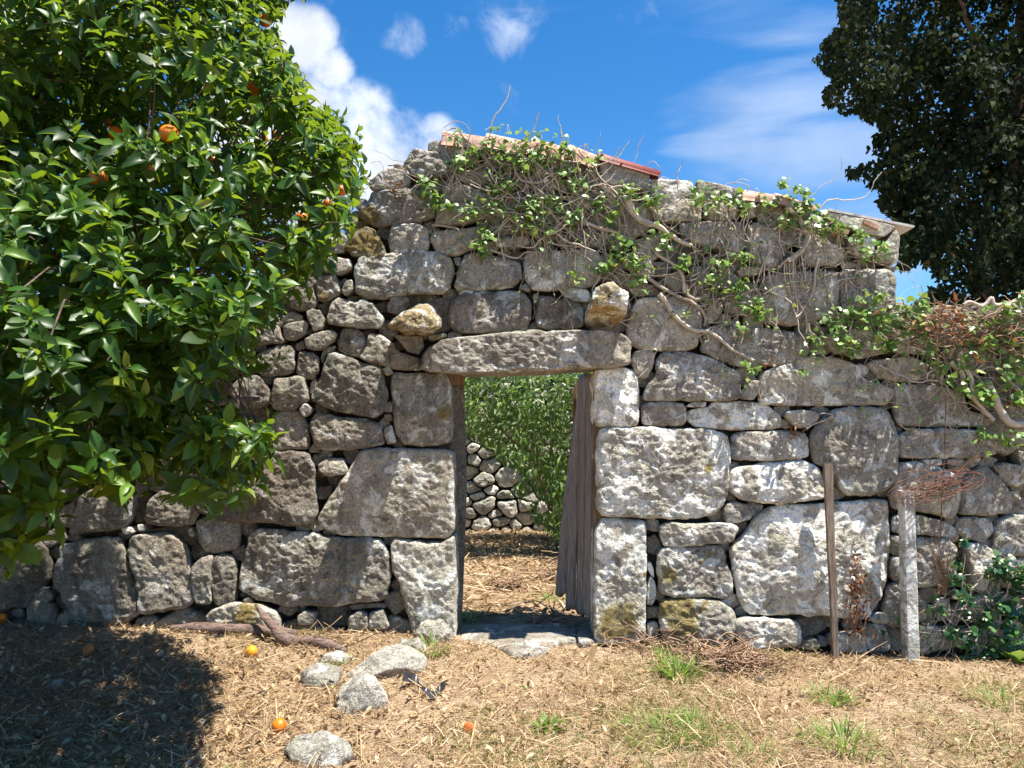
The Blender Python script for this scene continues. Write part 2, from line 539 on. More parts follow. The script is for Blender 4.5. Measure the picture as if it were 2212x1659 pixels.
bs = t.n('ShaderNodeBsdfPrincipled', i_Base_Color=c, i_Roughness=0.95, i_Normal=b.outputs[0])
bs.inputs['Specular IOR Level'].default_value = 0.1
t.link(bs.outputs[0], out.inputs[0])
tag(link('ground', mesh_np('ground', V, np.stack((i, i + 1, i + nx + 1, i + nx), -1)), m), kind='structure')
# ------------------------------------------------------------------ stones of the ruined wall
# outlines traced as polygons on the wall face; each block of outlines has its own origin and scale (frame units = 2212 px wide)
PAN = {'A': (0, 1800), 'B': (900, 1800), 'C': (800, 1044), 'D': (1300, 450), 'E': (2200, 600), 'G': (3024, 750),
       'H': (2250, 1250), 'I': (3024, 1400), 'J': (2250, 1900), 'K': (3024, 1950), 'L': (1500, 1400)}
KZ = 1008 / 2212


def topx(pan, pts):
    pts = np.array(pts, float).reshape(-1, 2)
    if pan == 'F':
        return pts
    ox, oy = PAN[pan]
    return (pts * KZ + (ox, oy)) / 1.8228


# (panel, outline, options)  options: y = set-back of the face (m), r = roughness, c = (lichen, moss, value), mat, depth
S = []
def st(pan, txt, **kw):
    S.append((topx(pan, [float(v) for v in txt.replace(',', ' ').split()]), kw))


DK = (0.30, 0.25, 0.46)      # the browner, darker stones left of the door
# -- bottom left
st('A', '-320,720 -100,700 250,640 380,780 430,1050 300,1180 280,1300 -100,1330 -320,1330', c=(0.1, 0.2, 0.22))  # value lowered for the tree shadow falling on this block
st('A', '330,640 520,610 560,720 400,790 340,760', c=(0.2, 0.2, 0.3), y=0.03)
st('A', '640,520 720,300 1000,220 1150,330 1130,480 1080,600 960,640 590,668', c=DK)
st('A', '1250,520 1260,400 1360,300 1520,280 1680,330 1690,500 1640,590 1450,605 1240,590', c=(0.2, 0.35, 0.42))
st('A', '1140,340 1270,300 1240,560 1100,590', y=0.09, c=(0.1, 0.2, 0.3))
st('A', '520,760 850,700 1010,700 1060,830 1130,1000 1180,1200 1190,1370 1100,1440 640,1440 540,1250 440,1050 480,900', c=(0.32, 0.25, 0.5))
st('A', '1120,690 1280,670 1480,670 1580,780 1620,900 1660,1000 1670,1270 1560,1310 1200,1370 1190,1200 1150,1000 1090,830', c=(0.3, 0.25, 0.5))
st('A', '1670,560 1850,515 2030,550 2050,700 2030,800 1900,840 1750,820 1690,720', c=(0.35, 0.1, 0.55), y=0.02)
st('A', '1660,930 1760,860 1850,850 1820,1000 1840,1270 1690,1260 1650,1100', c=(0.35, 0.2, 0.55))
st('A', '1850,850 2010,850 2040,950 2030,1260 1930,1290 1850,1260 1825,1020', c=(0.35, 0.2, 0.55))
st('A', '1150,640 1640,600 1700,780 1600,790 1480,690 1150,680', y=0.10, c=(0.1, 0.1, 0.25))
st('A', '1030,620 1120,610 1140,660 1060,668', c=(0.6, 0.1, 0.8), y=0.02)
st('A', '1170,590 1230,580 1240,640 1180,640', c=(0.6, 0.1, 0.8), y=0.02)
st('A', '1610,630 1640,615 1665,690 1630,690', c=(0.6, 0.1, 0.8), y=0.02)
st('A', '250,1300 310,1230 430,1260 470,1380 440,1480 260,1470', c=(0.3, 0.1, 0.45), y=-0.05)
st('A', '300,1190 370,1120 470,1190 420,1250 320,1230', c=(0.4, 0.1, 0.5))
st('B', '-280,300 -200,60 200,-50 690,-50 730,60 760,300 775,480 730,560 560,590 300,560 100,560 -50,540 -270,470', c=(0.28, 0.2, 0.45))
st('B', '770,60 850,0 1000,10 1025,80 1000,150 850,160 780,120', c=(0.35, 0.1, 0.6), y=-0.02)
st('B', '820,170 980,165 900,290 840,290', y=0.11, c=(0.1, 0.4, 0.4))
st('B', '760,560 790,480 1020,150 1140,-60 1300,-75 1930,-65 1945,100 1950,560 1940,640 1900,700 1500,690 1000,680 870,640', c=(0.42, 0.33, 0.55), depth=0.45)
st('B', '75,1040 130,880 180,680 240,620 480,620 600,650 750,650 830,690 1290,700 1380,790 1380,1240 1050,1260 900,1300 560,1280 250,1240 100,1150', c=(0.42, 0.25, 0.5), r=1.2)
st('B', '1395,740 1450,700 1700,740 1830,740 1920,690 1950,700 1960,1100 1965,1600 1880,1640 1600,1580 1560,1400 1490,1130 1420,980', c=(0.42, 0.3, 0.6), depth=0.45)
st('B', '-170,1370 -110,1300 40,1245 300,1260 440,1330 470,1500 200,1500 -150,1440', c=(0.4, 0.45, 0.6), y=-0.08)
st('B', '600,1370 660,1320 760,1340 740,1450 600,1440', c=(0.4, 0.5, 0.55), y=-0.02)
st('B', '1050,1380 1120,1320 1200,1360 1210,1480 1040,1490', c=(0.4, 0.2, 0.6), y=-0.02)
st('B', '1215,1350 1330,1310 1380,1440 1370,1490 1210,1490', c=(0.4, 0.2, 0.6), y=-0.02)
st('B', '1030,1290 1180,1270 1360,1270 1360,1310 1200,1310 1060,1330', c=(0.2, 0.2, 0.4), y=0.03)
st('B', '130,1230 180,1200 230,1250 160,1262', c=(0.3, 0.2, 0.55), y=-0.03)
st('B', '730,1300 1030,1300 1050,1490 740,1490', y=0.11, c=(0.1, 0.1, 0.25))
st('B', '1620,1500 1700,1400 1850,1380 1930,1480 1940,1640 1640,1660', c=(0.4, 0.4, 0.6), y=-0.14)
# -- left of the lintel
st('C', '1000,1000 1030,900 1080,770 1150,750 1230,790 1330,830 1530,870 1560,1000 1590,1100 1550,1250 1500,1310 1300,1290 1100,1240 930,1180 920,1120', c=(0.38, 0.3, 0.5), y=-0.02)
st('C', '910,1370 960,1280 1060,1290 1180,1320 1450,1340 1530,1400 1570,1550 1400,1580 1100,1600 1000,1600 950,1520', c=(0.38, 0.2, 0.52))
st('C', '600,1300 720,1240 830,1270 900,1420 905,1590 750,1600 560,1600 540,1450', c=(0.3, 0.2, 0.48))
st('C', '910,1580 970,1520 1005,1620 910,1620', c=(0.2, 0.35, 0.45), y=0.02)
st('C', '590,1150 610,970 890,960 900,1100 890,1180 760,1250 610,1240', c=(0.3, 0.45, 0.48))
st('C', '840,1250 880,1195 940,1230 930,1280 880,1310', c=(0.4, 0.3, 0.6))
st('C', '910,1100 930,1000 980,975 970,1040 930,1120', c=(0.5, 0.2, 0.6), y=0.02)
st('C', '210,1060 330,950 490,960 570,1090 580,1190 460,1230 260,1220', c=(0.35, 0.2, 0.52))
st('C', '150,870 170,700 300,680 440,720 430,940 250,920', c=(0.3, 0.2, 0.5))
st('C', '450,760 680,680 780,700 770,920 700,950 480,950', c=(0.35, 0.2, 0.52))
st('C', '820,850 830,760 950,750 1000,800 990,920 960,980 860,980 805,930', c=(0.3, 0.25, 0.5))
st('C', '1010,800 1040,720 1150,690 1120,740 1050,770 1030,860', c=(0.4, 0.2, 0.6), y=0.01)
st('C', '780,690 860,640 880,720 800,740', c=(0.3, 0.2, 0.45), y=0.02)
st('C', '880,650 950,590 1100,560 1160,590 1140,650 1020,740 900,730', c=(0.4, 0.2, 0.5))
st('C', '1150,640 1190,560 1280,540 1390,580 1410,680 1370,800 1300,800 1150,740', c=(0.45, 0.4, 0.5))
st('C', '1410,720 1430,590 1530,600 1640,680 1700,760 1860,800 1880,880 1800,910 1650,900 1400,830 1350,800', c=(0.4, 0.4, 0.45))
st('C', '1060,460 1110,320 1180,280 1280,320 1400,290 1500,360 1560,480 1530,550 1400,540 1200,530 1080,510', c=(0.4, 0.35, 0.62), y=-0.02)
st('C', '890,400 950,375 1020,390 1050,470 1030,550 960,570 920,500', c=(0.35, 0.3, 0.55))
st('C', '690,540 730,500 880,475 905,510 880,590 780,650 700,640', c=(0.35, 0.3, 0.55))
st('C', '680,440 760,400 850,430 850,475 700,490', c=(0.3, 0.3, 0.5))
st('C', '720,340 800,220 930,200 985,290 960,360 850,390 740,360', c=(0.3, 0.25, 0.5))
st('C', '960,160 1000,90 1130,80 1190,170 1180,250 1060,320 990,290', c=(0.3, 0.25, 0.5))
st('C', '1200,230 1230,150 1290,130 1300,220 1230,270', c=(0.3, 0.3, 0.5))
st('C', '1030,-30 1110,-60 1280,-50 1290,30 1180,90 1060,60', c=(0.35, 0.25, 0.6))
st('C', '1295,30 1330,-60 1550,-100 2000,-120 2140,-60 2170,50 2130,200 2060,260 1900,240 1600,280 1400,290 1310,230', c=(0.5, 0.38, 0.55))
st('C', '1590,400 1620,260 1770,270 1790,350 1690,440', c=(0.3, 0.5, 0.5))
st('C', '1650,600 1800,610 1890,610 1905,700 1850,770 1760,740', c=(0.3, 0.2, 0.45), y=-0.01)
st('C', '1940,610 2100,585 2110,620 1960,660', c=(0.2, 0.6, 0.6), y=-0.01)
st('C', '1550,900 1600,870 1640,930 1590,955', c=(0.5, 0.2, 0.65))
st('C', '1620,980 1640,930 1870,930 2130,930 2140,1540 1900,1560 1720,1550 1650,1420 1640,1200', c=(0.46, 0.35, 0.62), depth=0.45)
st('C', '1550,1200 1620,1170 1630,1260 1560,1270', c=(0.3, 0.4, 0.5), y=0.02)
st('C', '1560,1290 1620,1280 1640,1350 1560,1340', c=(0.3, 0.4, 0.5), y=0.02)
st('C', '1560,1420 1630,1370 1670,1530 1590,1550', c=(0.55, 0.2, 0.75))
st('C', '1830,850 1880,850 1880,910 1820,910', c=(0.4, 0.2, 0.5))
st('F', '390,690 500,660 520,740 400,760', c=DK)
st('F', '290,700 385,692 398,800 300,810', c=DK)
st('F', '400,772 455,755 470,800 430,850', c=DK)
st('F', '300,820 420,810 450,900 320,910', c=DK)
st('F', '330,920 440,910 500,890 520,1000 450,1040 340,1030', c=DK)
st('F', '160,830 290,820 310,920 180,930', c=DK)
st('F', '140,940 320,930 330,1030 150,1050', c=DK)
st('F', '20,700 150,690 280,700 290,810 150,820 30,810', c=DK)
st('F', '-60,830 150,830 160,930 -60,940', c=DK)
st('F', '-60,950 130,945 140,1060 100,1120 -60,1110', c=DK)
st('F', '540,640 590,620 600,690 550,700', c=DK)
st('F', '520,700 600,700 615,740 540,745', c=DK)
# lintel
st('F', '912,772 930,752 960,737 1100,719 1250,717 1340,721 1360,742 1358,788 1330,795 1240,799 1000,809 930,806 912,800', c=(0.33, 0.2, 0.5), depth=0.45, y=-0.11, name='lintel', r=0.9)
# -- above the lintel
st('F', '972,650 1000,634 1080,627 1130,632 1146,650 1145,705 1100,718 990,722 968,700', c=(0.3, 0.3, 0.45))
st('F', '1157,690 1160,640 1190,636 1255,655 1262,670 1255,708 1180,712 1158,705', c=(0.35, 0.2, 0.5))
st('F', '1115,704 1138,702 1140,716 1116,717', c=(0.6, 0.2, 0.7))
st('E', '20,1210 90,1175 240,1190 275,1240 260,1290 130,1280 40,1240', c=(0.5, 0.2, 0.6))
st('D', '1100,1560 1150,1525 1240,1525 1220,1562', c=(0.3, 0.2, 0.6))
st('D', '1640,1490 1690,1460 1740,1540 1650,1522', c=(0.3, 0.2, 0.55))
st('D', '1750,1560 1800,1540 1800,1600 1760,1640', c=(0.3, 0.2, 0.5))
st('D', '1080,1480 1120,1300 1180,1200 1280,1190 1500,1240 1650,1290 1660,1420 1560,1500 1350,1510 1120,1540', c=(0.34, 0.1, 0.52), r=0.7)
st('D', '1065,1240 1130,1230 1120,1310 1080,1300', c=(0.3, 0.1, 0.5))
st('F', '1132,560 1140,542 1290,537 1300,560 1297,610 1250,625 1150,628 1133,600', c=(0.45, 0.1, 0.55), r=0.7)
st('D', '130,1160 200,1040 290,970 380,990 460,1130 490,1240 350,1250 180,1220', c=(0.3, 0.75, 0.45))
st('D', '500,1080 530,960 750,935 840,1000 850,1160 800,1210 600,1230 520,1200', c=(0.4, 0.35, 0.52))
st('D', '860,1080 900,1010 1200,980 1320,970 1330,1130 1240,1170 1080,1220 920,1190', c=(0.36, 0.45, 0.5))
st('D', '0,1050 80,1020 140,1060 120,1200 20,1200', c=(0.3, 0.3, 0.5))
st('D', '60,920 120,880 210,900 230,960 100,990', c=(0.3, 0.3, 0.45), y=0.03)
st('D', '240,830 330,720 350,660 500,650 680,640 900,700 910,880 850,900 600,930 420,970 270,920', c=(0.4, 0.45, 0.52))
st('D', '330,580 400,500 500,460 640,480 700,560 680,620 500,640 340,650', c=(0.4, 0.2, 0.55))
st('D', '620,440 720,300 800,310 930,330 1000,400 1050,480 1000,540 850,550 740,540', c=(0.45, 0.2, 0.58))
st('D', '910,890 940,760 1300,780 1380,830 1340,900 1100,950 920,950', c=(0.3, 0.2, 0.48))
st('D', '1410,1060 1700,1060 1730,1120 1640,1150 1430,1150', c=(0.3, 0.1, 0.48))
st('D', '1730,980 1980,960 2010,1050 1900,1100 1780,1080', c=(0.3, 0.1, 0.46))
st('D', '2090,1000 2250,980 2350,1050 2200,1110 2100,1080', c=(0.3, 0.1, 0.46))
st('D', '960,640 1060,560 1200,620 1320,660 1380,760 1200,770 1000,740', c=(0.3, 0.2, 0.48))
st('D', '1440,570 1560,500 1750,560 1700,640 1500,640', c=(0.3, 0.1, 0.48))
st('D', '890,300 960,220 1150,280 1250,320 1300,420 1100,440 1010,400', c=(0.35, 0.2, 0.5))
st('D', '1280,310 1500,300 1650,390 1600,470 1350,470', c=(0.3, 0.1, 0.48))
st('D', '1100,460 1430,500 1420,570 1200,600 1090,560', c=(0.3, 0.1, 0.46))
st('D', '1760,420 1900,450 2000,560 1920,700 1800,640 1750,520', c=(0.3, 0.1, 0.46))
st('D', '1680,390 2000,370 2150,450 2050,560 1900,440', c=(0.3, 0.1, 0.46))
st('D', '2030,640 2200,600 2280,760 2200,860 2060,800', c=(0.3, 0.1, 0.46))
st('D', '1450,700 1750,720 1900,770 1850,850 1500,860 1440,800', c=(0.3, 0.1, 0.46))
st('D', '1350,960 1700,900 1720,1040 1400,1050', c=(0.3, 0.1, 0.46))
# -- right shoulder of the gable
st('E', '350,110 480,100 770,150 780,200 780,330 650,320 440,300 370,240', mat='pale', c=(0.25, 0.05, 0.42), r=0.6)
st('E', '800,230 860,215 1160,240 1170,370 1060,400 880,600 830,560 790,400', mat='pale', c=(0.4, 0.05, 0.5), r=0.8)
st('E', '1060,410 1230,385 1240,590 1120,600 900,600 900,520', c=(0.3, 0.1, 0.55), r=0.6)
st('E', '1180,240 1480,290 1600,350 1590,430 1250,430 1180,370', c=(0.3, 0.1, 0.55), r=0.7)
st('E', '1250,440 1500,440 1550,500 1530,590 1260,590', c=(0.3, 0.1, 0.5), r=0.6)
st('E', '1040,610 1230,610 1570,600 1600,680 1590,860 1500,940 1430,940 1400,850 1150,780 1050,700', c=(0.36, 0.05, 0.52), r=0.6)
st('E', '1610,640 1690,600 1900,690 1930,800 1920,920 1850,1010 1750,1000 1620,920', c=(0.42, 0.05, 0.52), r=0.6)
st('E', '1710,510 1800,530 1900,640 1880,690 1780,640 1720,600', c=(0.3, 0.05, 0.5))
st('E', '1590,440 1900,440 2000,540 1920,620 1820,520 1600,580', c=(0.3, 0.1, 0.46), y=0.02)
st('E', '1530,1030 1600,990 1800,1020 1700,1060 1560,1070', c=(0.3, 0.1, 0.5))
st('E', '1330,1000 1480,1020 1540,1080 1480,1170 1330,1180', c=(0.3, 0.1, 0.48))
st('E', '1140,990 1310,990 1320,1150 1200,1180 1130,1100', c=(0.3, 0.1, 0.48))
st('E', '450,1080 560,1020 850,1180 870,1240 650,1250 600,1190', c=(0.3, 0.1, 0.48))
st('E', '900,1090 1080,1020 1070,1190 980,1200 900,1130', c=(0.3, 0.1, 0.48))
st('E', '560,860 760,860 850,1060 700,1080 580,980', c=(0.3, 0.1, 0.46))
st('E', '130,650 440,630 520,720 430,820 180,820', c=(0.3, 0.1, 0.48))
st('E', '580,1560 620,1380 680,1270 780,1250 960,1240 1180,1290 1235,1400 1235,1560 1190,1690 1050,1716 700,1700 590,1640', c=(0.3, 0.08, 0.52), r=0.6)
st('E', '1270,1390 1300,1280 1400,1275 1420,1340 1380,1430 1290,1490', c=(0.35, 0.1, 0.58))
st('E', '1440,1300 1540,1290 1560,1390 1460,1380', c=(0.3, 0.2, 0.5))
st('G', '-60,760 20,715 600,690 615,800 610,1080 300,1150 180,1170 -40,1130', c=(0.36, 0.05, 0.54), r=0.5, y=-0.01)
st('G', '630,690 860,670 1050,690 1110,760 1090,900 1100,1000 920,1060 800,1090 640,1080', c=(0.4, 0.05, 0.56), r=0.6, depth=0.45)
st('G', '1100,330 1130,420 1110,640 930,620 900,560 960,500 1030,420', c=(0.3, 0.05, 0.55), r=0.6, depth=0.45)
st('G', '480,190 880,260 1100,320 1000,410 820,370 560,290', c=(0.3, 0.1, 0.55), r=0.7)
st('G', '700,390 950,410 900,550 830,600 700,520', c=(0.3, 0.2, 0.55))
st('G', '300,380 450,400 680,540 600,640 300,660', c=(0.3, 0.1, 0.5))
st('G', '640,650 690,615 780,640 760,670 700,675', c=(0.3, 0.1, 0.52))
# -- right of the door
st('H', '510,360 550,290 680,280 725,310 710,400 660,510 610,520 550,470', c=(0.33, 0.1, 0.5))
st('H', '620,700 650,580 740,500 730,400 780,310 950,300 1200,340 1440,470 1455,560 1450,680 1400,720 800,720 640,720', c=(0.46, 0.2, 0.54))
st('H', '1110,290 1140,150 1200,70 1400,90 1750,100 1930,120 2030,190 2060,310 1950,380 1750,420 1560,425 1400,420 1250,360', c=(0.36, 0.05, 0.54), r=0.7)
st('H', '1440,700 1500,580 1560,540 1640,570 1620,640 1550,710', c=(0.3, 0.1, 0.48))
st('I', '-80,420 -60,150 100,80 330,0 600,20 790,90 820,200 1000,250 1090,290 1080,370 1030,430 500,430 100,430', c=(0.42, 0.2, 0.52))
st('H', '610,930 610,780 640,735 960,740 985,800 985,930 800,940', c=(0.42, 0.3, 0.55))
st('H', '980,770 1040,730 1160,730 1150,778', c=(0.5, 0.1, 0.6))
st('H', '1000,880 1010,820 1060,790 1200,770 1230,730 1640,730 1700,760 1820,850 1830,950 1750,970 1300,960 1080,950', c=(0.5, 0.25, 0.58))
st('H', '1840,850 1880,800 2100,810 2140,870 2050,950 1980,950 1900,910', c=(0.4, 0.3, 0.5))
st('H', '205,460 260,440 420,440 540,460 580,520 580,930 400,935 230,930 205,880', c=(0.62, 0.2, 0.78), depth=0.45)
st('H', '215,1060 260,960 500,945 1200,960 1350,1010 1370,1150 1360,1480 1320,1620 1250,1700 1050,1740 600,1735 220,1720', c=(0.62, 0.3, 0.78), depth=0.45, r=1.1)
st('H', '1385,1130 1390,1020 1450,990 1850,980 2030,990 2065,1050 2060,1200 1980,1230 1500,1235 1400,1220', c=(0.46, 0.2, 0.56))
st('H', '1370,1460 1380,1340 1450,1290 1700,1250 2030,1230 2150,1310 2190,1450 2200,1570 2000,1590 1700,1600 1450,1580', c=(0.64, 0.15, 0.74))
st('J', '1330,250 1345,180 1430,160 1530,190 1580,270 1560,320 1345,350', c=(0.45, 0.4, 0.55))
st('J', '750,380 830,340 1000,355 1300,345 1430,370 1430,420 1390,510 1200,530 1000,550 800,550 760,470', c=(0.5, 0.2, 0.62))
st('J', '745,640 790,570 1000,555 1300,555 1340,620 1380,780 1405,960 1340,1010 1100,990 800,980 755,900', c=(0.46, 0.45, 0.6))
st('J', '205,420 260,320 450,315 630,340 650,400 650,1260 640,1400 300,1410 200,1400 200,900', c=(0.62, 0.3, 0.76), depth=0.45)
st('J', '760,1050 800,1010 1080,1000 1300,1030 1400,1120 1420,1300 1380,1400 1000,1400 780,1360', c=(0.4, 0.5, 0.55), y=-0.03)
st('J', '1400,1180 1560,1160 1940,1190 1980,1260 1970,1400 1700,1440 1430,1400', c=(0.4, 0.35, 0.58), y=-0.04)
st('J', '660,900 690,810 730,870 735,1010 700,1070 660,1060', c=(0.5, 0.2, 0.65), y=0.02)
st('J', '655,710 690,685 720,760 720,840 680,790', c=(0.5, 0.2, 0.65), y=0.03)
st('J', '660,1230 740,1210 760,1340 670,1370', c=(0.4, 0.2, 0.6), y=0.02)
st('J', '1760,185 1820,175 1880,185 1860,210 1790,215', c=(0.5, 0.5, 0.75))
st('K', '-320,560 -310,460 -180,330 -100,200 20,100 500,80 900,40 1040,40 1060,150 1055,500 1030,720 990,880 880,1060 850,1080 560,1050 200,1040 -150,1040 -220,960 -270,800', c=(0.60, 0.2, 0.64), r=1.0)
st('K', '270,1090 540,1070 560,1200 300,1290', y=0.11, c=(0.1, 0.1, 0.3))
st('K', '880,1060 940,1020 1020,1020 1045,1080 1010,1115 900,1100', c=(0.36, 0.1, 0.52))
st('K', '540,1240 620,1190 760,1180 820,1240 850,1360 560,1350', c=(0.5, 0.4, 0.6), y=-0.03)
st('K', '820,1120 1000,1120 1050,1180 1070,1350 900,1370 840,1280', c=(0.36, 0.1, 0.5))
st('I', '380,830 370,680 450,570 560,480 700,450 1000,450 1070,510 1100,620 1125,740 1110,950 1080,1110 980,1180 850,1210 680,1210 600,1120 570,1010 400,920', c=(0.42, 0.3, 0.52), y=-0.03)
# -- garden wall to the right
GW = 1933
st('I', '1095,360 1130,250 1500,240 1720,330 1760,480 1950,520 1990,570 1900,615 1300,610 1130,600', c=(0.4, 0.3, 0.5))
st('I', '1120,850 1130,720 1200,650 1450,630 1700,640 1880,650 1930,750 1980,860 1700,885 1300,890 1150,890', c=(0.38, 0.15, 0.55))
st('I', '1310,900 1490,890 1490,950 1360,950', c=(0.4, 0.1, 0.58))
st('I', '1540,900 1690,890 1670,940 1560,950', c=(0.4, 0.1, 0.58))
st('I', '1120,930 1280,920 1400,950 1500,970 1650,1040 1670,1150 1640,1340 1580,1400 1400,1370 1200,1330 1080,1330 1070,1200', c=(0.4, 0.15, 0.52))
st('I', '1660,1250 1700,1100 1770,1010 1880,950 1960,1020 2060,1140 2120,1240 2090,1360 1900,1380 1680,1370', c=(0.34, 0.1, 0.52))
st('I', '1960,960 2020,930 2180,940 2190,1120 2080,1140 2000,1070', c=(0.38, 0.2, 0.55))
st('I', '2080,1170 2150,1170 2180,1250 2120,1222', c=(0.4, 0.1, 0.55))
st('I', '2150,820 2210,830 2300,900 2300,1130 2210,1130 2195,950', c=(0.35, 0.1, 0.52))
st('I', '1660,1420 1720,1400 1930,1400 1955,1500 1920,1580 1860,1605 1700,1580 1640,1520', c=(0.42, 0.1, 0.54))
st('K', '1960,560 1960,330 1990,220 2060,180 2160,175 2330,210 2330,520 2030,520', c=(0.42, 0.1, 0.55))
st('I', '1080,1370 1400,1390 1550,1450 1570,1500 1500,1570 1380,1550 1080,1540', c=(0.4, 0.1, 0.5))
st('K', '1060,530 1140,530 1145,740 1070,730', c=(0.4, 0.2, 0.5))
st('K', '1060,350 1230,350 1240,515 1070,515', c=(0.4, 0.2, 0.5))
st('K', '1270,370 1560,370 1640,450 1630,600 1640,780 1500,800 1170,800 1160,540 1260,520', c=(0.4, 0.1, 0.5))
st('K', '1700,420 1850,410 1940,480 1950,560 1930,700 1850,830 1760,800 1720,600', c=(0.42, 0.1, 0.55))
st('K', '1000,1000 1050,780 1150,750 1300,870 1370,930 1380,1020 1340,1080 1150,1140 1060,1140', c=(0.4, 0.1, 0.52))
st('K', '1290,1120 1420,1130 1600,1150 1620,1320 1290,1380', c=(0.4, 0.1, 0.52))
st('K', '1450,900 1560,880 1560,1060 1460,1080', c=(0.36, 0.2, 0.5))
st('K', '1740,920 1850,870 1970,900 1970,1050 1850,1110 1760,1080', c=(0.36, 0.1, 0.5))
st('K', '1990,560 2330,560 2330,840 2000,800', c=(0.36, 0.2, 0.5))
st('K', '1930,1090 2330,1060 2330,1150 1930,1130', c=(0.36, 0.1, 0.5))
st('K', '1990,860 2330,860 2330,1040 2000,1050', c=(0.36, 0.1, 0.5))
st('K', '1620,820 1720,840 1730,900 1600,900', c=(0.36, 0.1, 0.5))
st('K', '1640,1160 1900,1140 2330,1170 2330,1360 1640,1340', c=(0.36, 0.1, 0.5))
st('G', '430,1260 700,1180 1050,1250 1050,1400 800,1450 560,1400', c=(0.36, 0.1, 0.5))
st('G', '850,1480 1230,1430 1400,1500 1360,1640 1000,1640', c=(0.36, 0.1, 0.5))
st('G', '1100,1270 1400,1270 1480,1380 1300,1420 1080,1400', c=(0.36, 0.1, 0.5))
st('G', '1500,1380 1850,1350 2000,1450 1900,1540 1550,1540', c=(0.36, 0.1, 0.5))
st('G', '1980,1170 2330,1160 2330,1350 2000,1330', c=(0.36, 0.1, 0.52))
st('G', '1450,1150 1900,1150 1960,1300 1850,1340 1500,1330', c=(0.36, 0.1, 0.5))
st('G', '2020,1360 2330,1360 2330,1620 2050,1600', c=(0.36, 0.1, 0.5))
st('G', '1920,1550 2060,1620 2330,1640 2330,1860 2030,1860 1960,1760', c=(0.36, 0.1, 0.5))


def chaikin(P, it=2, k=0.2):
    for _ in range(it):
        Q = np.roll(P, -1, 0)
        P = np.stack((P * (1 - k) + Q * k, P * k + Q * (1 - k)), 1).reshape(-1, 2)
    return P


def resample(P, n):
    Q = np.vstack((P, P[:1]))
    d = np.concatenate(([0], np.cumsum(np.linalg.norm(np.diff(Q, axis=0), axis=1))))
    s = np.linspace(0, d[-1], n, endpoint=False)
    return np.stack((np.interp(s, d, Q[:, 0]), np.interp(s, d, Q[:, 1])), -1)


def centroid(P):
    x, y = P[:, 0], P[:, 1]
    x1, y1 = np.roll(x, -1), np.roll(y, -1)
    a = x * y1 - x1 * y
    A = a.sum() / 2
    return np.array((((x + x1) * a).sum(), ((y + y1) * a).sum())) / (6 * A)


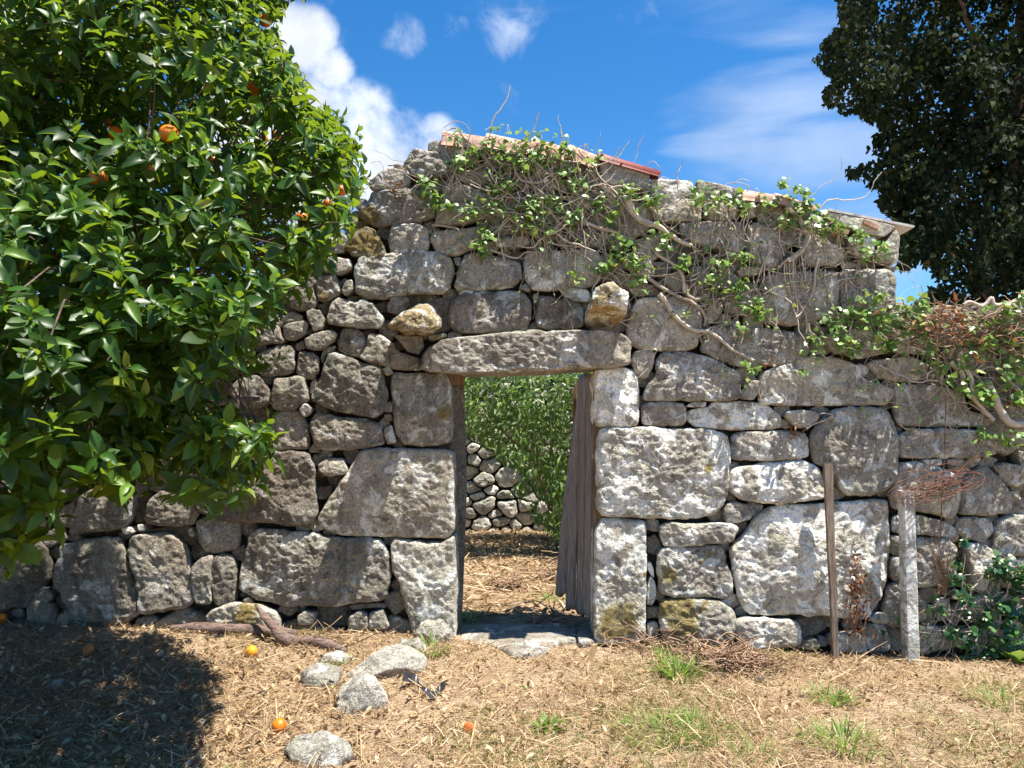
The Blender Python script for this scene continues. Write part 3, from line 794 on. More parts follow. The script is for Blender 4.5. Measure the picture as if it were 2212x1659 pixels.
def stone_mesh(poly, y0, depth, rough, seed, res=None, grow=1.0, kc=0.13):
    """poly: outline (x, z) on the wall; a bulged, rounded, hewn block whose face is at y0 (towards -y)"""
    P = chaikin(np.asarray(poly, float), 2, kc)
    per0 = np.linalg.norm(P - np.roll(P, -1, 0), axis=1).sum()
    c = centroid(P)
    minr = np.linalg.norm(P - c, axis=1).min()
    if res is None:
        res = min(0.0135, max(0.006, minr / 7))
    n = int(max(18, per0 / res))
    O = resample(P, n)
    rad = O - c
    grow_m = min(0.006, 0.06 * minr) if grow == 1.0 else 0.0
    rl = np.linalg.norm(rad, axis=1, keepdims=True)
    p3 = np.stack((O[:, 0], np.full(n, seed * 3.7), O[:, 1]), -1)
    O = O + rad / rl * ((fbm(p3, 9, 3, seed) * 0.035 + fbm(p3, 30, 2, seed + 5) * 0.012) * min(1, minr / 0.08))[:, None] * rough
    O = O + rad / rl * grow_m
    O = c + (O - c) * grow
    re = min(0.034, 0.26 * minr)
    nr = int(max(4, (rl.max() / res) * 1.0))
    s = np.concatenate((np.linspace(1, 0, nr + 1)[:-1],))
    s = 1 - (1 - s) ** 1.15
    rings, ys = [], []
    rings.append(c + (O - c) * 0.80); ys.append(np.full(n, y0 + depth))
    rings.append(c + (O - c) * 0.985); ys.append(np.full(n, y0 + re * 2.0 if depth < 0.4 else y0 + depth * 0.98))
    if depth >= 0.4:
        rings[0] = c + (O - c) * 0.96
        rings.append(c + (O - c) * 0.99); ys.append(np.full(n, y0 + re * 2.0))
    rlo = np.linalg.norm(O - c, axis=1)
    for sv in s:
        e = np.clip((1 - sv) * rlo / re, 0, 1)
        rise = np.sqrt(np.maximum(0, 1 - (1 - e) ** 2))
        rings.append(c + (O - c) * sv)
        ys.append(y0 + re * (1 - rise) - 0.018 * (1 - sv ** 2) * min(1, minr / 0.2))
    XZ, YY = np.concatenate(rings), np.concatenate(ys)
    XZ = np.vstack((XZ, c)); YY = np.append(YY, y0 - 0.018 * min(1, minr / 0.2))
    V = np.stack((XZ[:, 0], YY, XZ[:, 1]), -1)
    # relief: broad facets and close tool marks
    k = np.ones(len(V))
    k[:n] = 0.2
    q = V + seed * 1.31
    amp = min(1.0, minr / 0.10)
    ridge = 1 - np.abs(fbm(q @ np.array([[1, 0, .25], [0, 1, 0], [-.25, 0, 1.25]]), 20, 2, seed + 2)) * 2.2
    d = fbm(q, 4.5, 2, seed) * 0.06 + (ridge - 0.6) * 0.011 + fbm(q, 24, 2, seed + 9, 0.6) * 0.026
    dv = np.zeros_like(V)
    dv[:, 1] = -d * rough * amp * k
    dv[:, 0] = fbm(q, 16, 2, seed + 21) * 0.015 * rough * amp * k
    dv[:, 2] = fbm(q, 16, 2, seed + 31) * 0.015 * rough * amp * k
    V = V + dv
    m_ = len(rings)
    i = np.arange(m_ - 1)[:, None] * n
    j = np.arange(n)[None]
    kk = (j + 1) % n
    F = np.stack((i + j, i + n + j, i + n + kk, i + kk), -1).reshape(-1, 4)
    L = (m_ - 1) * n
    T = np.stack((L + j[0], np.full(n, len(V) - 1), L + kk[0]), -1)
    B = np.arange(n)[None, :]
    Fs = [F, T, B] if np.linalg.det(np.stack((O[1] - c, O[0] - c))) < 0 else [F[:, ::-1], T[:, ::-1], B[:, ::-1]]
    return V, Fs


wall = thing('ruined_wall', 'tall granite ruin wall with gabled top and open doorway under a long lintel', 'wall', (0, 0, 0))
gwall = thing('garden_wall', 'low rough stone wall behind the concrete post, overgrown with ivy along its top', 'wall', (3.2, 0, 0))

sil = np.array([(-500, 690), (440, 692), (500, 648), (600, 612), (690, 512), (760, 452), (800, 398), (880, 330), (950, 290), (1290, 335),
                (1425, 380), (1760, 448), (1940, 505), (1936, 652), (2700, 655), (2700, 1440), (-500, 1440)], float)
door = np.array([(972, 800), (1290, 795), (1290, 1450), (978, 1450)], float)

# small packing stones where the traced blocks leave gaps wider than a hand
GS = 4
gxs, gys = np.arange(20, 2230, GS), np.arange(280, 1410, GS)
GXX, GYY = np.meshgrid(gxs, gys)
free = in_poly(GXX, GYY, sil) & ~in_poly(GXX, GYY, door + np.array([(-8, -8), (8, -8), (8, 0), (-8, 0)]))
for poly, kw in S:
    free &= ~in_poly(GXX, GYY, poly)
wallpx = in_poly(GXX, GYY, sil)


def dist_in(mask):
    d = np.zeros(mask.shape, np.int16)
    m_ = mask.copy()
    while m_.any():
        d += m_
        q = np.pad(m_, 1)
        m_ = q[:-2, 1:-1] & q[2:, 1:-1] & q[1:-1, :-2] & q[1:-1, 2:] & q[1:-1, 1:-1]
    return d


fill = []
n_traced = len(S)
for _ in range(14):
    d = dist_in(free)
    order = np.argsort(-d.ravel())[:4000]
    placed = 0
    taken = np.zeros_like(free)
    for o_ in order:
        r_, c_ = divmod(int(o_), d.shape[1])
        dd = d[r_, c_]
        if dd < 3 or taken[r_, c_]:
            continue
        rad = dd * GS * 1.05
        cx, cy = gxs[c_], gys[r_]
        ang = rng.uniform(0, .9, 6) + np.arange(6) * 2 * np.pi / 6
        rr = rad * rng.uniform(0.85, 1.4, 6)
        fill.append((np.stack((cx + rr * np.cos(ang) * 1.15, cy + rr * np.sin(ang) * 0.95), -1), rad))
        near = (GXX - cx) ** 2 + (GYY - cy) ** 2 < (rad * 1.1) ** 2
        free &= ~near
        taken |= (GXX - cx) ** 2 + (GYY - cy) ** 2 < (rad * 2.4) ** 2
        placed += 1
        if placed > 40:
            break
    if not placed:
        break
for poly, rad in fill:
    S.append((poly, dict(y=0.05 + rng.uniform(-0.02, 0.04), c=(rng.uniform(.15, .4), rng.uniform(.1, .35), rng.uniform(.32, .5)))))


def px2wall(poly):
    return np.array([at(x, y)[[0, 2]] for x, y in poly])


for k, (poly, kw) in enumerate(S):
    W2 = px2wall(poly)
    V, Fs = stone_mesh(W2, kw.get('y', rng.uniform(-0.03, 0.012)), kw.get('depth', 0.24), kw.get('r', 1.0) * rng.uniform(0.7, 1.3), k + 3, kc=0.09 if k >= n_traced else 0.13)
    cx, cy = poly.mean(0)
    par = gwall if (cx > GW and cy > 640) else wall
    o = part(kw.get('name', 'stone'), V, Fs, M[kw.get('mat', 'stone')], par)
    cc = kw.get('c', (0.35, 0.2, 0.5))
    up_ = 1.26 if (cx > 1285 or cy < 640) else 1.06
    o.color = (min(1, cc[0] + (0.05 if cx > 1285 else 0)), cc[1], min(0.95, cc[2] * up_), 1)
tag(bpy.data.objects['lintel'], 'long lintel stone over the doorway')

# rubble courses beyond the frame, so that the walls go on
def rubble_rows(par, x0, x1, ztop, y0, seed, hmin, hmax, wmin, wmax, depth, mat, zbot=-0.1, c=None, res=0.03, name='stone'):
    rr = np.random.default_rng(seed)
    z = zbot
    k = 0
    while z < ztop - hmin * 0.5:
        h = rr.uniform(hmin, hmax)
        x = x0 + rr.uniform(-0.1, 0.1)
        while x < x1:
            w_ = rr.uniform(wmin, wmax)
            j = lambda a: rr.uniform(-a, a)
            g = 0.012
            a = 0.13 * h
            P = np.array([(x + g + j(a), z + g + j(a) + a), (x + w_ * .5, z + g + j(a)), (x + w_ - g + j(a), z + g + j(a) + a), (x + w_ - g + j(a), z + h * .5),
                          (x + w_ - g + j(a) - a, z + h - g + j(a)), (x + w_ * .5 + j(a), z + h - g + j(a)), (x + g + j(a) + a, z + h - g + j(a)), (x + g + j(a), z + h * .55)])
            V, Fs = stone_mesh(P, y0 + rr.uniform(-0.04, 0.03), depth, 1.0, seed * 50 + k, res)
            o = part(name, V, Fs, M[mat], par)
            o.color = (*(c or (rr.uniform(.2, .45), rr.uniform(.1, .35), rr.uniform(.4, .6))), 1)
            x += w_
            k += 1
        z += h


def rubble_cells(par, x0, x1, z0, z1, y0, seed, gap, mat):
    """random rubble: Voronoi cells of jittered points, each cell one stone"""
    rr = np.random.default_rng(seed)
    pts = []
    for _ in range(6000):
        p = np.array((rr.uniform(x0 / 1.35, x1 / 1.35), rr.uniform(z0, z1)))
        g = gap * rr.choice((0.62, 0.8, 1.0, 1.5), p=(.3, .3, .25, .15))
        if all(abs(p[0] - q[0]) * 0.78 + abs(p[1] - q[1]) * 1.1 > (g + q[2]) * 0.55 for q in pts):
            pts.append((p[0], p[1], g))
    pts = np.array(pts)
    for k, q in enumerate(pts):
        P = np.array([(q[0] - .5, q[1] - .5), (q[0] + .5, q[1] - .5), (q[0] + .5, q[1] + .5), (q[0] - .5, q[1] + .5)])
        dd_ = np.hypot(pts[:, 0] - q[0], pts[:, 1] - q[1])
        for j in np.argsort(dd_)[1:16]:
            n_ = pts[j, :2] - q[:2]
            L_ = np.linalg.norm(n_)
            n_ = n_ / L_
            lim_ = L_ * q[2] / (q[2] + pts[j, 2]) - 0.009
            s = (P - q[:2]) @ n_ - lim_
            out_ = []
            for a_ in range(len(P)):
                b_ = (a_ + 1) % len(P)
                if s[a_] <= 0: out_.append(P[a_])
                if (s[a_] <= 0) != (s[b_] <= 0):
                    t_ = s[a_] / (s[a_] - s[b_])
                    out_.append(P[a_] + (P[b_] - P[a_]) * t_)
            P = np.array(out_)
            if len(P) < 3: break
        if len(P) < 3 or np.ptp(P[:, 0]) > .8: continue
        P = P * np.array((1.35, 1.0))
        V, Fs = stone_mesh(P, y0 + rr.uniform(-0.06, 0.03), 0.22, 1.3, seed * 70 + k, 0.03, 0.99)
        o = part('stone', V, Fs, M[mat], par)
        o.color = (rr.uniform(.2, .45), rr.uniform(.1, .35), rr.uniform(.55, .9), 1)


x_l = at(-55, 900)[0]
rubble_rows(wall, -5.6, x_l - 0.12, 2.3, 0.0, 3, 0.26, 0.45, 0.35, 0.75, 0.24, 'stone')
x_r = at(2300, 900)[0]
rubble_rows(gwall, x_r + 0.05, 5.8, 2.3, 0.0, 4, 0.26, 0.45, 0.35, 0.75, 0.24, 'stone')


def prism(poly_xz, y0, y1):
    n = len(poly_xz)
    a = np.stack((poly_xz[:, 0], np.full(n, y0), poly_xz[:, 1]), -1)
    b = np.stack((poly_xz[:, 0], np.full(n, y1), poly_xz[:, 1]), -1)
    V = np.vstack((a, b))
    j = np.arange(n)
    k = (j + 1) % n
    ar = ((poly_xz[:, 0] * np.roll(poly_xz[:, 1], -1) - np.roll(poly_xz[:, 0], -1) * poly_xz[:, 1]).sum())
    Fs = [np.stack((j, k, k + n, j + n), -1), j[None, ::-1].copy(), (j + n)[None]]
    if ar < 0:
        Fs = [f[:, ::-1] for f in Fs]
    else:
        Fs = [Fs[0][:, ::-1], j[None].copy(), (j + n)[None, ::-1].copy()]
    return V, Fs


def core(poly, par):
    W2 = px2wall(np.array(poly, float))
    W2[:, 1] = np.where(W2[:, 1] < 0.25, -0.3, W2[:, 1])
    V, Fs = prism(W2, 0.17, 0.43)
    part('rubble_core', V, Fs, M['core'], par, smooth=False)


core([(-1300, 712), (440, 712), (500, 668), (600, 630), (690, 535), (760, 475), (800, 425), (880, 355), (950, 318), (965, 318), (965, 1450), (-1300, 1450)], wall)
core([(967, 318), (1290, 360), (1296, 790), (967, 790)], wall)
core([(1298, 362), (1425, 405), (1760, 472), (1925, 520), (1925, 1450), (1298, 1450)], wall)
core([(1928, 690), (2212, 692), (3300, 700), (3300, 1450), (1928, 1450)], gwall)


# corbels: stub stones jutting out of the wall over the lintel corners
def polar(P, n, k=0.12):
    c = centroid(P)
    th = np.linspace(0, 2 * np.pi, n, endpoint=False)
    d = chaikin(P, 2, k)
    d = resample(d, 400) - c
    a = np.arctan2(d[:, 1], d[:, 0]) % (2 * np.pi)
    o_ = np.argsort(a)
    r = np.interp(th, a[o_], np.linalg.norm(d, axis=1)[o_], period=2 * np.pi)
    return c + np.stack((np.cos(th), np.sin(th)), -1) * r[:, None]


def corbel(label, front_px, back_px, yf, seed, mats, col):
    n = 90
    A = polar(np.array([at(x, y, yf)[[0, 2]] for x, y in front_px]), n, 0.035)
    B = polar(np.array([at(x, y, 0.02)[[0, 2]] for x, y in back_px]), n)
    rows = []
    for s in np.linspace(0, 1, 9):                     # cap
        if s == 0: continue
        cA = A.mean(0)
        rows.append(np.column_stack((cA[0] + (A[:, 0] - cA[0]) * s, np.full(n, yf + 0.018 * s ** 6), cA[1] + (A[:, 1] - cA[1]) * s)))
    for s in np.linspace(0.08, 1, 26):
        Q = A * (1 - s) + B * s
        rows.append(np.column_stack((Q[:, 0], np.full(n, yf + 0.018 + (0.2 - yf) * s), Q[:, 1])))
    V = np.concatenate(rows)
    V = np.vstack((V, [[A.mean(0)[0], yf, A.mean(0)[1]]]))
    q = V + seed
    V = V + np.stack((fbm(q, 10, 4, seed, .7), fbm(q, 12, 4, seed + 3, .7) * 1.2, fbm(q, 10, 4, seed + 6, .7)), -1) * 0.06
    m_ = len(rows)
    i = np.arange(m_ - 1)[:, None] * n
    j = np.arange(n)[None]
    k = (j + 1) % n
    F = np.stack((i + j, i + k, i + n + k, i + n + j), -1).reshape(-1, 4)
    T = np.stack((j[0], np.full(n, len(V) - 1), k[0]), -1)[:, ::-1]
    o = part('corbel', V, [F, T], M[mats], wall)
    o.color = (*col, 1)
    o['label'] = label
    return o


corbel('ochre stained corbel stone left above the lintel', topx('C', np.array([(1590, 500), (1690, 420), (1900, 400), (1995, 470), (1990, 545), (1880, 560), (1690, 545), (1600, 535)])),
       topx('C', np.array([(1740, 330), (1860, 250), (2000, 240), (2065, 300), (2080, 500), (2040, 600), (1900, 640), (1700, 610)])), -0.34, 11, 'ochre', (0.50, 0.45, 0.62))
corbel('grey corbel stone with yellow underside right above the lintel', topx('E', np.array([(255, 1370), (310, 1190), (420, 1120), (480, 1113), (610, 1195), (595, 1340), (520, 1345), (430, 1300), (360, 1340)])),
       topx('E', np.array([(225, 1500), (270, 1320), (380, 1200), (540, 1200), (600, 1330), (560, 1480), (480, 1570), (340, 1555)])), -0.34, 23, 'ochre', (0.56, 0.3, 0.6))

# door sill, its stone value lowered for the shade under the lintel
for px, c, ys in (([(990, 1382), (1000, 1358), (1060, 1350), (1180, 1350), (1242, 1352), (1250, 1390), (1195, 1399), (1182, 1420), (1110, 1425), (1090, 1410), (1040, 1390)], (0.40, 0.05, 0.5), 0),
                  ([(1246, 1372), (1262, 1352), (1290, 1352), (1300, 1372), (1296, 1396), (1250, 1402)], (0.4, 0.1, 0.45), 1)):
    G = np.array([ground_at(x, y)[:2] for x, y in px])
    G[:, 1] = np.clip(G[:, 1], -0.42, 0.5)
    V, Fs = stone_mesh(G * np.array((1, -1)), 0, 0.12, 0.35, 300 + ys, 0.014)
    V = np.stack((V[:, 0], -V[:, 2], -V[:, 1] + (0.02 if ys == 0 else 0.03) + gz(0.0, 0.0)), -1)
    o = part('door_sill', V, Fs, M['stone'], wall)
    o.color = (*c, 1)

# upright lining the left reveal, its shade put into the dark stone value
a, b = at(984, 828, 0.36), at(984, 1372, 0.36)
V, Fs = prism(np.array([(a[0] - 0.10, -0.1), (a[0] + 0.05, -0.1), (a[0] + 0.075, 0.6), (a[0] + 0.09, 1.1), (a[0] + 0.07, 1.7), (a[0] + 0.065, 2.02), (a[0] - 0.10, 2.02)]), 0.33, 0.44)
part('shaded_reveal', V, Fs, M['stone'], wall, smooth=False).color = (0.25, 0.1, 0.35, 1)
a = at(990, 818, 0.2)
V, Fs = prism(np.array([(a[0] - 0.09, a[2] - 0.05), (a[0] + 0.035, a[2] - 0.05), (a[0] + 0.06, a[2] + 0.06), (a[0] - 0.09, a[2] + 0.06)]), 0.14, 0.32)
part('wooden_wedge', V, Fs, M['brown_wood'], wall, smooth=False)

# roof remains on top of the gable
def slab(px0, px1, th, y0, y1, mat, name, par, drop=0.0):
    p, q = at(*px0), at(*px1)
    P = np.array([(p[0], p[2]), (q[0], q[2]), (q[0] - 0.01, q[2] - th), (p[0] - 0.01, p[2] - th)])
    V, Fs = prism(P, y0, y1)
    V[:, 2] += np.where(V[:, 1] > (y0 + y1) / 2, drop, 0)
    return part(name, V, Fs, M[mat], par, smooth=False)


def half_pipe(px0, px1, r, mat, name, yc=0.12):
    """an over-turned half-round tile lying along the slope"""
    p, q = at(*px0), at(*px1)
    d = (q - p) / np.linalg.norm(q - p)
    nrm = np.array((-d[2], 0, d[0]))
    th = np.linspace(-0.15, np.pi + 0.15, 13)
    V = []
    for base, s in ((p, 1.0), (p + d * 0.02, 1.0), (q, 0.88)):
        for rr in (r * s, (r - 0.018) * s):
            V.append(np.stack([base + np.array((0, yc, 0)) + nrm * (math.sin(t_) * rr - r * 0.75) + np.array((0, math.cos(t_) * rr, 0)) for t_ in th]))
    V = np.concatenate(V)
    n = 13
    Fs = []
    for i_ in range(2):
        for j_ in range(n - 1):
            a_ = (i_ * 2) * n + j_
            b_ = ((i_ + 1) * 2) * n + j_
            Fs.append((a_, a_ + 1, b_ + 1, b_))
            Fs.append((a_ + n, b_ + n, b_ + n + 1, a_ + n + 1))
    for e in (0, 4):
        for j_ in range(n - 1):
            Fs.append((e * n + j_, e * n + n + j_, e * n + n + j_ + 1, e * n + j_ + 1))
    for j_ in (0, n - 1):
        for i_ in range(2):
            Fs.append((i_ * 2 * n + j_, (i_ + 1) * 2 * n + j_, (i_ + 1) * 2 * n + n + j_, i_ * 2 * n + n + j_))
    return part(name, V, np.array(Fs), M[mat], wall)


for a_, b_ in (((957, 285), (1062, 296)), ((1050, 290), (1160, 308)), ((1148, 300), (1240, 322)), ((1228, 314), (1300, 338))):
    half_pipe(a_, b_, 0.13, 'terracotta', 'ridge_tile', 0.08)
half_pipe((1290, 335), (1426, 373), 0.062, 'red_paint', 'red_ridge_tile', -0.01)
for a_, b_ in (((1600, 415), (1680, 424)), ((1672, 422), (1760, 446))):
    half_pipe(a_, b_, 0.09, 'terracotta', 'ridge_tile', 0.02)
for a_, b_ in (((1690, 432), (1740, 446)), ((1800, 496), (1828, 502)), ((1860, 478), (1892, 492))):
    slab(a_, b_, 0.03, -0.06, 0.15, 'terracotta', 'tile_shard', wall)
rs = slab((1788, 452), (1973, 489), 0.016, -0.025, 0.7, 'sheet', 'roof_sheet', None, drop=-0.02)
tag(rs, 'thin grey roofing sheet lying sloped on the right shoulder of the ruin wall', 'roof sheet')
# ------------------------------------------------------------------ old door leaf, swung inwards
door_o = thing('wooden_door', 'weathered grey plank door leaf hanging open inwards with a rotten bottom edge', 'door', (0.64, 0.1, 0))
hx, hy = 0.652, 0.10
top_far, bot_far = np.array((0.545, 0.80)), np.array((0.385, 0.82))
NP = 5
for k in range(NP):
    u0, u1 = k / NP + 0.008, (k + 1) / NP - 0.008
    nu, nv = 5, 40
    uu, vv = np.meshgrid(np.linspace(u0, u1, nu), np.linspace(0, 1, nv))
    zt = 1.99 - 0.10 * (k == NP - 1) - 0.02 * rng.random()
    zb = [0.06, 0.055, 0.04, 0.05, 0.17][k] if k < 5 else 0.1
    farx = bot_far[0] + (top_far[0] - bot_far[0]) * vv
    fary = bot_far[1] + (top_far[1] - bot_far[1]) * vv
    bow = 0.03 * np.sin(vv * 3.0 + k) * uu
    Xd = hx + (farx - hx) * uu + bow
    Yd = hy + (fary - hy) * uu
    ragged = (rng.random((1, nu)) * 0.07 + (0.0 if k < 4 else 0.06 * np.linspace(0, -1.5, nu)[None])) * (1 - vv) ** 3
    Zd = zb + ragged + (zt - zb) * vv
    front = np.stack((Xd, Yd, Zd), -1).reshape(-1, 3)
    wob = fbm(front * np.array((30, 30, 1.2)), 1.0, 2, 40 + k) * 0.012
    nrm = np.array((-0.95, -0.3, 0))
    off = 0.006 * (k % 2)
    front = front + nrm * (wob[:, None] + off)
    back = front - nrm * 0.028
    V = np.vstack((front, back))
    n = nu * nv
    q = (np.arange(nv - 1)[:, None] * nu + np.arange(nu - 1)[None]).ravel()
    F = [np.stack((q, q + 1, q + nu + 1, q + nu), -1), np.stack((q, q + nu, q + nu + 1, q + 1), -1) + n]
    r_ = np.arange(nv - 1) * nu
    F.append(np.stack((r_, r_ + nu, r_ + nu + n, r_ + n), -1))
    r2 = r_ + nu - 1
    F.append(np.stack((r2, r2 + n, r2 + nu + n, r2 + nu), -1))
    c_ = np.arange(nu - 1)
    F.append(np.stack((c_, c_ + n, c_ + 1 + n, c_ + 1), -1))
    c2 = c_ + (nv - 1) * nu
    F.append(np.stack((c2, c2 + 1, c2 + 1 + n, c2 + n), -1))
    part('plank', V, np.concatenate(F), M['old_wood'], door_o)
for zc_ in (0.5, 1.55):      # rails on the back
    fx = bot_far[0] + (top_far[0] - bot_far[0]) * zc_ / 2
    p0, p1 = np.array((hx, hy, zc_)), np.array((fx, 0.8, zc_))
    nrm = np.array((0.95, 0.3, 0))
    up = np.array((0, 0, 0.05))
    V = np.array([p + nrm * a_ + up * b_ for p in (p0 * .93 + p1 * .07, p0 * .06 + p1 * .94) for a_ in (0.03, 0.065) for b_ in (-1, 1)])
    F = np.array([(0, 1, 3, 2), (4, 6, 7, 5), (0, 4, 5, 1), (2, 3, 7, 6), (0, 2, 6, 4), (1, 5, 7, 3)])
    part('rail', V, F, M['brown_wood'], door_o, smooth=False)
# frame jamb behind the leaf and its split end
fr = thing('door_frame_remnant', 'broken upright of brown frame timber with a bright split end beside the door leaf', 'door frame', (0.66, 0.42, 0))
V, F = prism(np.array([(0.60, 0.0), (0.70, 0.0), (0.70, 2.0), (0.62, 2.02)]), 0.05, 0.098)
part('frame_upright', V, F, M['brown_wood'], fr, smooth=False)
a, b = at(1246, 835, 0.86), at(1248, 965, 0.86)
V, F = prism(np.array([(a[0] - .03, b[2]), (a[0] + .04, b[2] - .35), (a[0] + 0.05, a[2] + 0.02), (a[0] + .015, a[2] + .05), (a[0] - .035, a[2] - .03)]), 0.855, 0.90)
part('frame_stub', V, F, M['brown_wood'], fr, smooth=False)
a, b = at(1250, 852, 0.80), at(1256, 905, 0.80)
V, F = prism(np.array([(a[0] - .02, a[2]), (a[0] - .005, b[2]), (a[0] + .008, b[2] + 0.05), (a[0] + 0.02, b[2] - .02), (a[0] + .022, a[2] + .03)]), 0.82, 0.85)
part('splinter', V, F, M['raw_wood'], fr, smooth=False)

# ------------------------------------------------------------------ stake and post against the wall
def bar(p0, p1, w0, w1, d, name, mat, seed=0, chamfer=0.0, amp=0.006):
    p0, p1 = np.array(p0), np.array(p1)
    n = 34
    rows = []
    sec = np.array([(-.5, -.5), (0, -.5), (.5, -.5), (.5, 0), (.5, .5), (0, .5), (-.5, .5), (-.5, 0)])
    if chamfer:
        sec = np.array([(-.5, -.5 + chamfer), (-.5 + chamfer, -.5), (.5 - chamfer, -.5), (.5, -.5 + chamfer), (.5, .5 - chamfer), (.5 - chamfer, .5), (-.5 + chamfer, .5), (-.5, .5 - chamfer)])
    for s in np.linspace(0, 1, n):
        c = p0 * (1 - s) + p1 * s
        wd = w0 * (1 - s) + w1 * s
        rows.append(np.stack((c[0] + sec[:, 0] * wd, c[1] + sec[:, 1] * d, np.full(8, c[2])), -1))
    V = np.concatenate(rows)
    V[:, :2] += np.stack((fbm(V, 6, 3, seed), fbm(V, 6, 3, seed + 4)), -1) * amp * 2
    i = np.arange(n - 1)[:, None] * 8
    j = np.arange(8)[None]
    k = (j + 1) % 8
    F = np.stack((i + j, i + k, i + 8 + k, i + 8 + j), -1).reshape(-1, 4)
    caps = np.array([np.arange(8)[::-1], np.arange(8) + (n - 1) * 8])
    return V, [F, caps]


g0 = at(1805, 1412, -0.15); g0[2] = float(gz(g0[0:1], g0[1:2])[0]); t0 = at(1788, 1002, g0[1] + 0.05)
V, F = bar((g0[0], g0[1], g0[2] - 0.15), t0, 0.034, 0.060, 0.035, 'stake', 'brown_wood', 3)
tag(part('wooden_stake', V, F, M['stake_wood'], None, smooth=False), 'thin brown wooden stake standing in the ground before the giant lichened block', 'stake')
g1 = at(1967, 1416, -0.16); g1[2] = float(gz(g1[0:1], g1[1:2])[0]); t1 = at(1957, 1060, g1[1] + 0.02)
V, F = bar((g1[0], g1[1], g1[2] - 0.2), t1, 0.098, 0.088, 0.085, 'post', 'concrete', 8, 0.12, 0.004)
post = part('concrete_post', V, F, M['concrete'], None, smooth=False)
post.color = (0.5, 0.35, 0.62, 1)
tag(post, 'grey lichened concrete fence post standing at the foot of the garden wall', 'post')

# rusty wire, coiled on the post
wire = thing('rusty_wire', 'tangle of rusty wire hanging between the concrete post and the garden wall', 'wire', at(2035, 1050, -0.12))
A_ = Acc()
cw_ = at(2035, 1052, -0.2)
for k in range(46):
    r_ = rng.uniform(0.08, 0.34)
    ph = rng.uniform(0, 2 * np.pi)
    th = np.linspace(0, rng.uniform(1.0, 3.4), 18) + ph
    tilt = rng.uniform(0.10, 0.30)
    P = np.stack((cw_[0] - 0.03 + r_ * np.cos(th) + rng.normal(0, .03), cw_[1] + 0.05 * np.sin(th * 1.3 + k) + rng.normal(0, .02),
                  cw_[2] + r_ * tilt * np.sin(th) + 0.22 * r_ * np.cos(th) + rng.normal(0, .03)), -1)
    A_.add(*tube(P, 0.0022, 4))
V, F = A_.arrays()
part('wire_coil', V, F, M['rust'], wire, kind='stuff')
P = np.array([at(2043, 870, -0.09), at(2041, 960, -0.11), at(2036, 1050, -0.13), at(2031, 1170, -0.11)])
V, F = tube(smooth_path(P), 0.004, 5)
part('wire_strand', V, F, M['rust'], wire)
for q in ([(1960, 1035), (1935, 1045), (1940, 1062), (1975, 1055), (2035, 1050)], [(1958, 1020), (2000, 1018), (2060, 1035), (2090, 1050)],
          [(2035, 1060), (2080, 1010), (2120, 975)], [(2030, 1070), (2090, 1000), (2115, 985)], [(1985, 1080), (2030, 1050), (2075, 1020)]):
    P = np.array([at(x, y, -0.16) for x, y in q])
    V, F = tube(smooth_path(P), 0.003, 5)
    part('wire_strand', V, F, M['rust'], wire)
# ------------------------------------------------------------------ leaf templates (length 1 along x)
def leaf_tpl(ws, bend=0.25, fold=0.2, wscale=0.4):
    """ws: half-widths along the midrib; folded along the midrib and bent downwards"""
    n = len(ws)
    V = []
    for i, w_ in enumerate(ws):
        x = i / (n - 1)
        z = -bend * x * x
        V += [(x, -w_ * wscale, z + fold * w_ * wscale), (x, 0, z), (x, w_ * wscale, z + fold * w_ * wscale)]
    V = np.array(V, float)
    F = []
    for i in range(n - 1):
        a = i * 3
        F += [(a, a + 3, a + 4, a + 1), (a + 1, a + 4, a + 5, a + 2)]
    return V, np.array(F)


CIT = leaf_tpl([0.05, 0.40, 0.52, 0.36, 0.02], 0.28, 0.5, 0.47)
LIME = leaf_tpl([0.10, 0.50, 0.38, 0.02], 0.30, 0.5, 0.72)
NARROW = leaf_tpl([0.05, 0.5, 0.35, 0.02], 0.35, 0.4, 0.28)
BLADE = leaf_tpl([0.5, 0.45, 0.3, 0.05], 0.5, 0.2, 0.06)
DRYL = leaf_tpl([0.06, 0.45, 0.40, 0.04], -0.35, 1.0, 0.5)
_iv = np.array([(0, 0), (-0.05, .30), (.18, .50), (.38, .30), (.62, .33), (1, 0), (.62, -.33), (.38, -.30), (.18, -.50), (-.05, -.30)])
IVY = (np.column_stack((np.vstack((_iv, [(0.33, 0)])), np.append(np.array([0, -.06, -.08, .02, -.06, -.15, -.06, .02, -.08, -.06]), 0.05))),
       np.array([(10, i, (i + 1) % 10) for i in range(10)])[:, ::-1].copy())


def unit(v):
    return v / (np.linalg.norm(v, axis=-1, keepdims=True) + 1e-9)


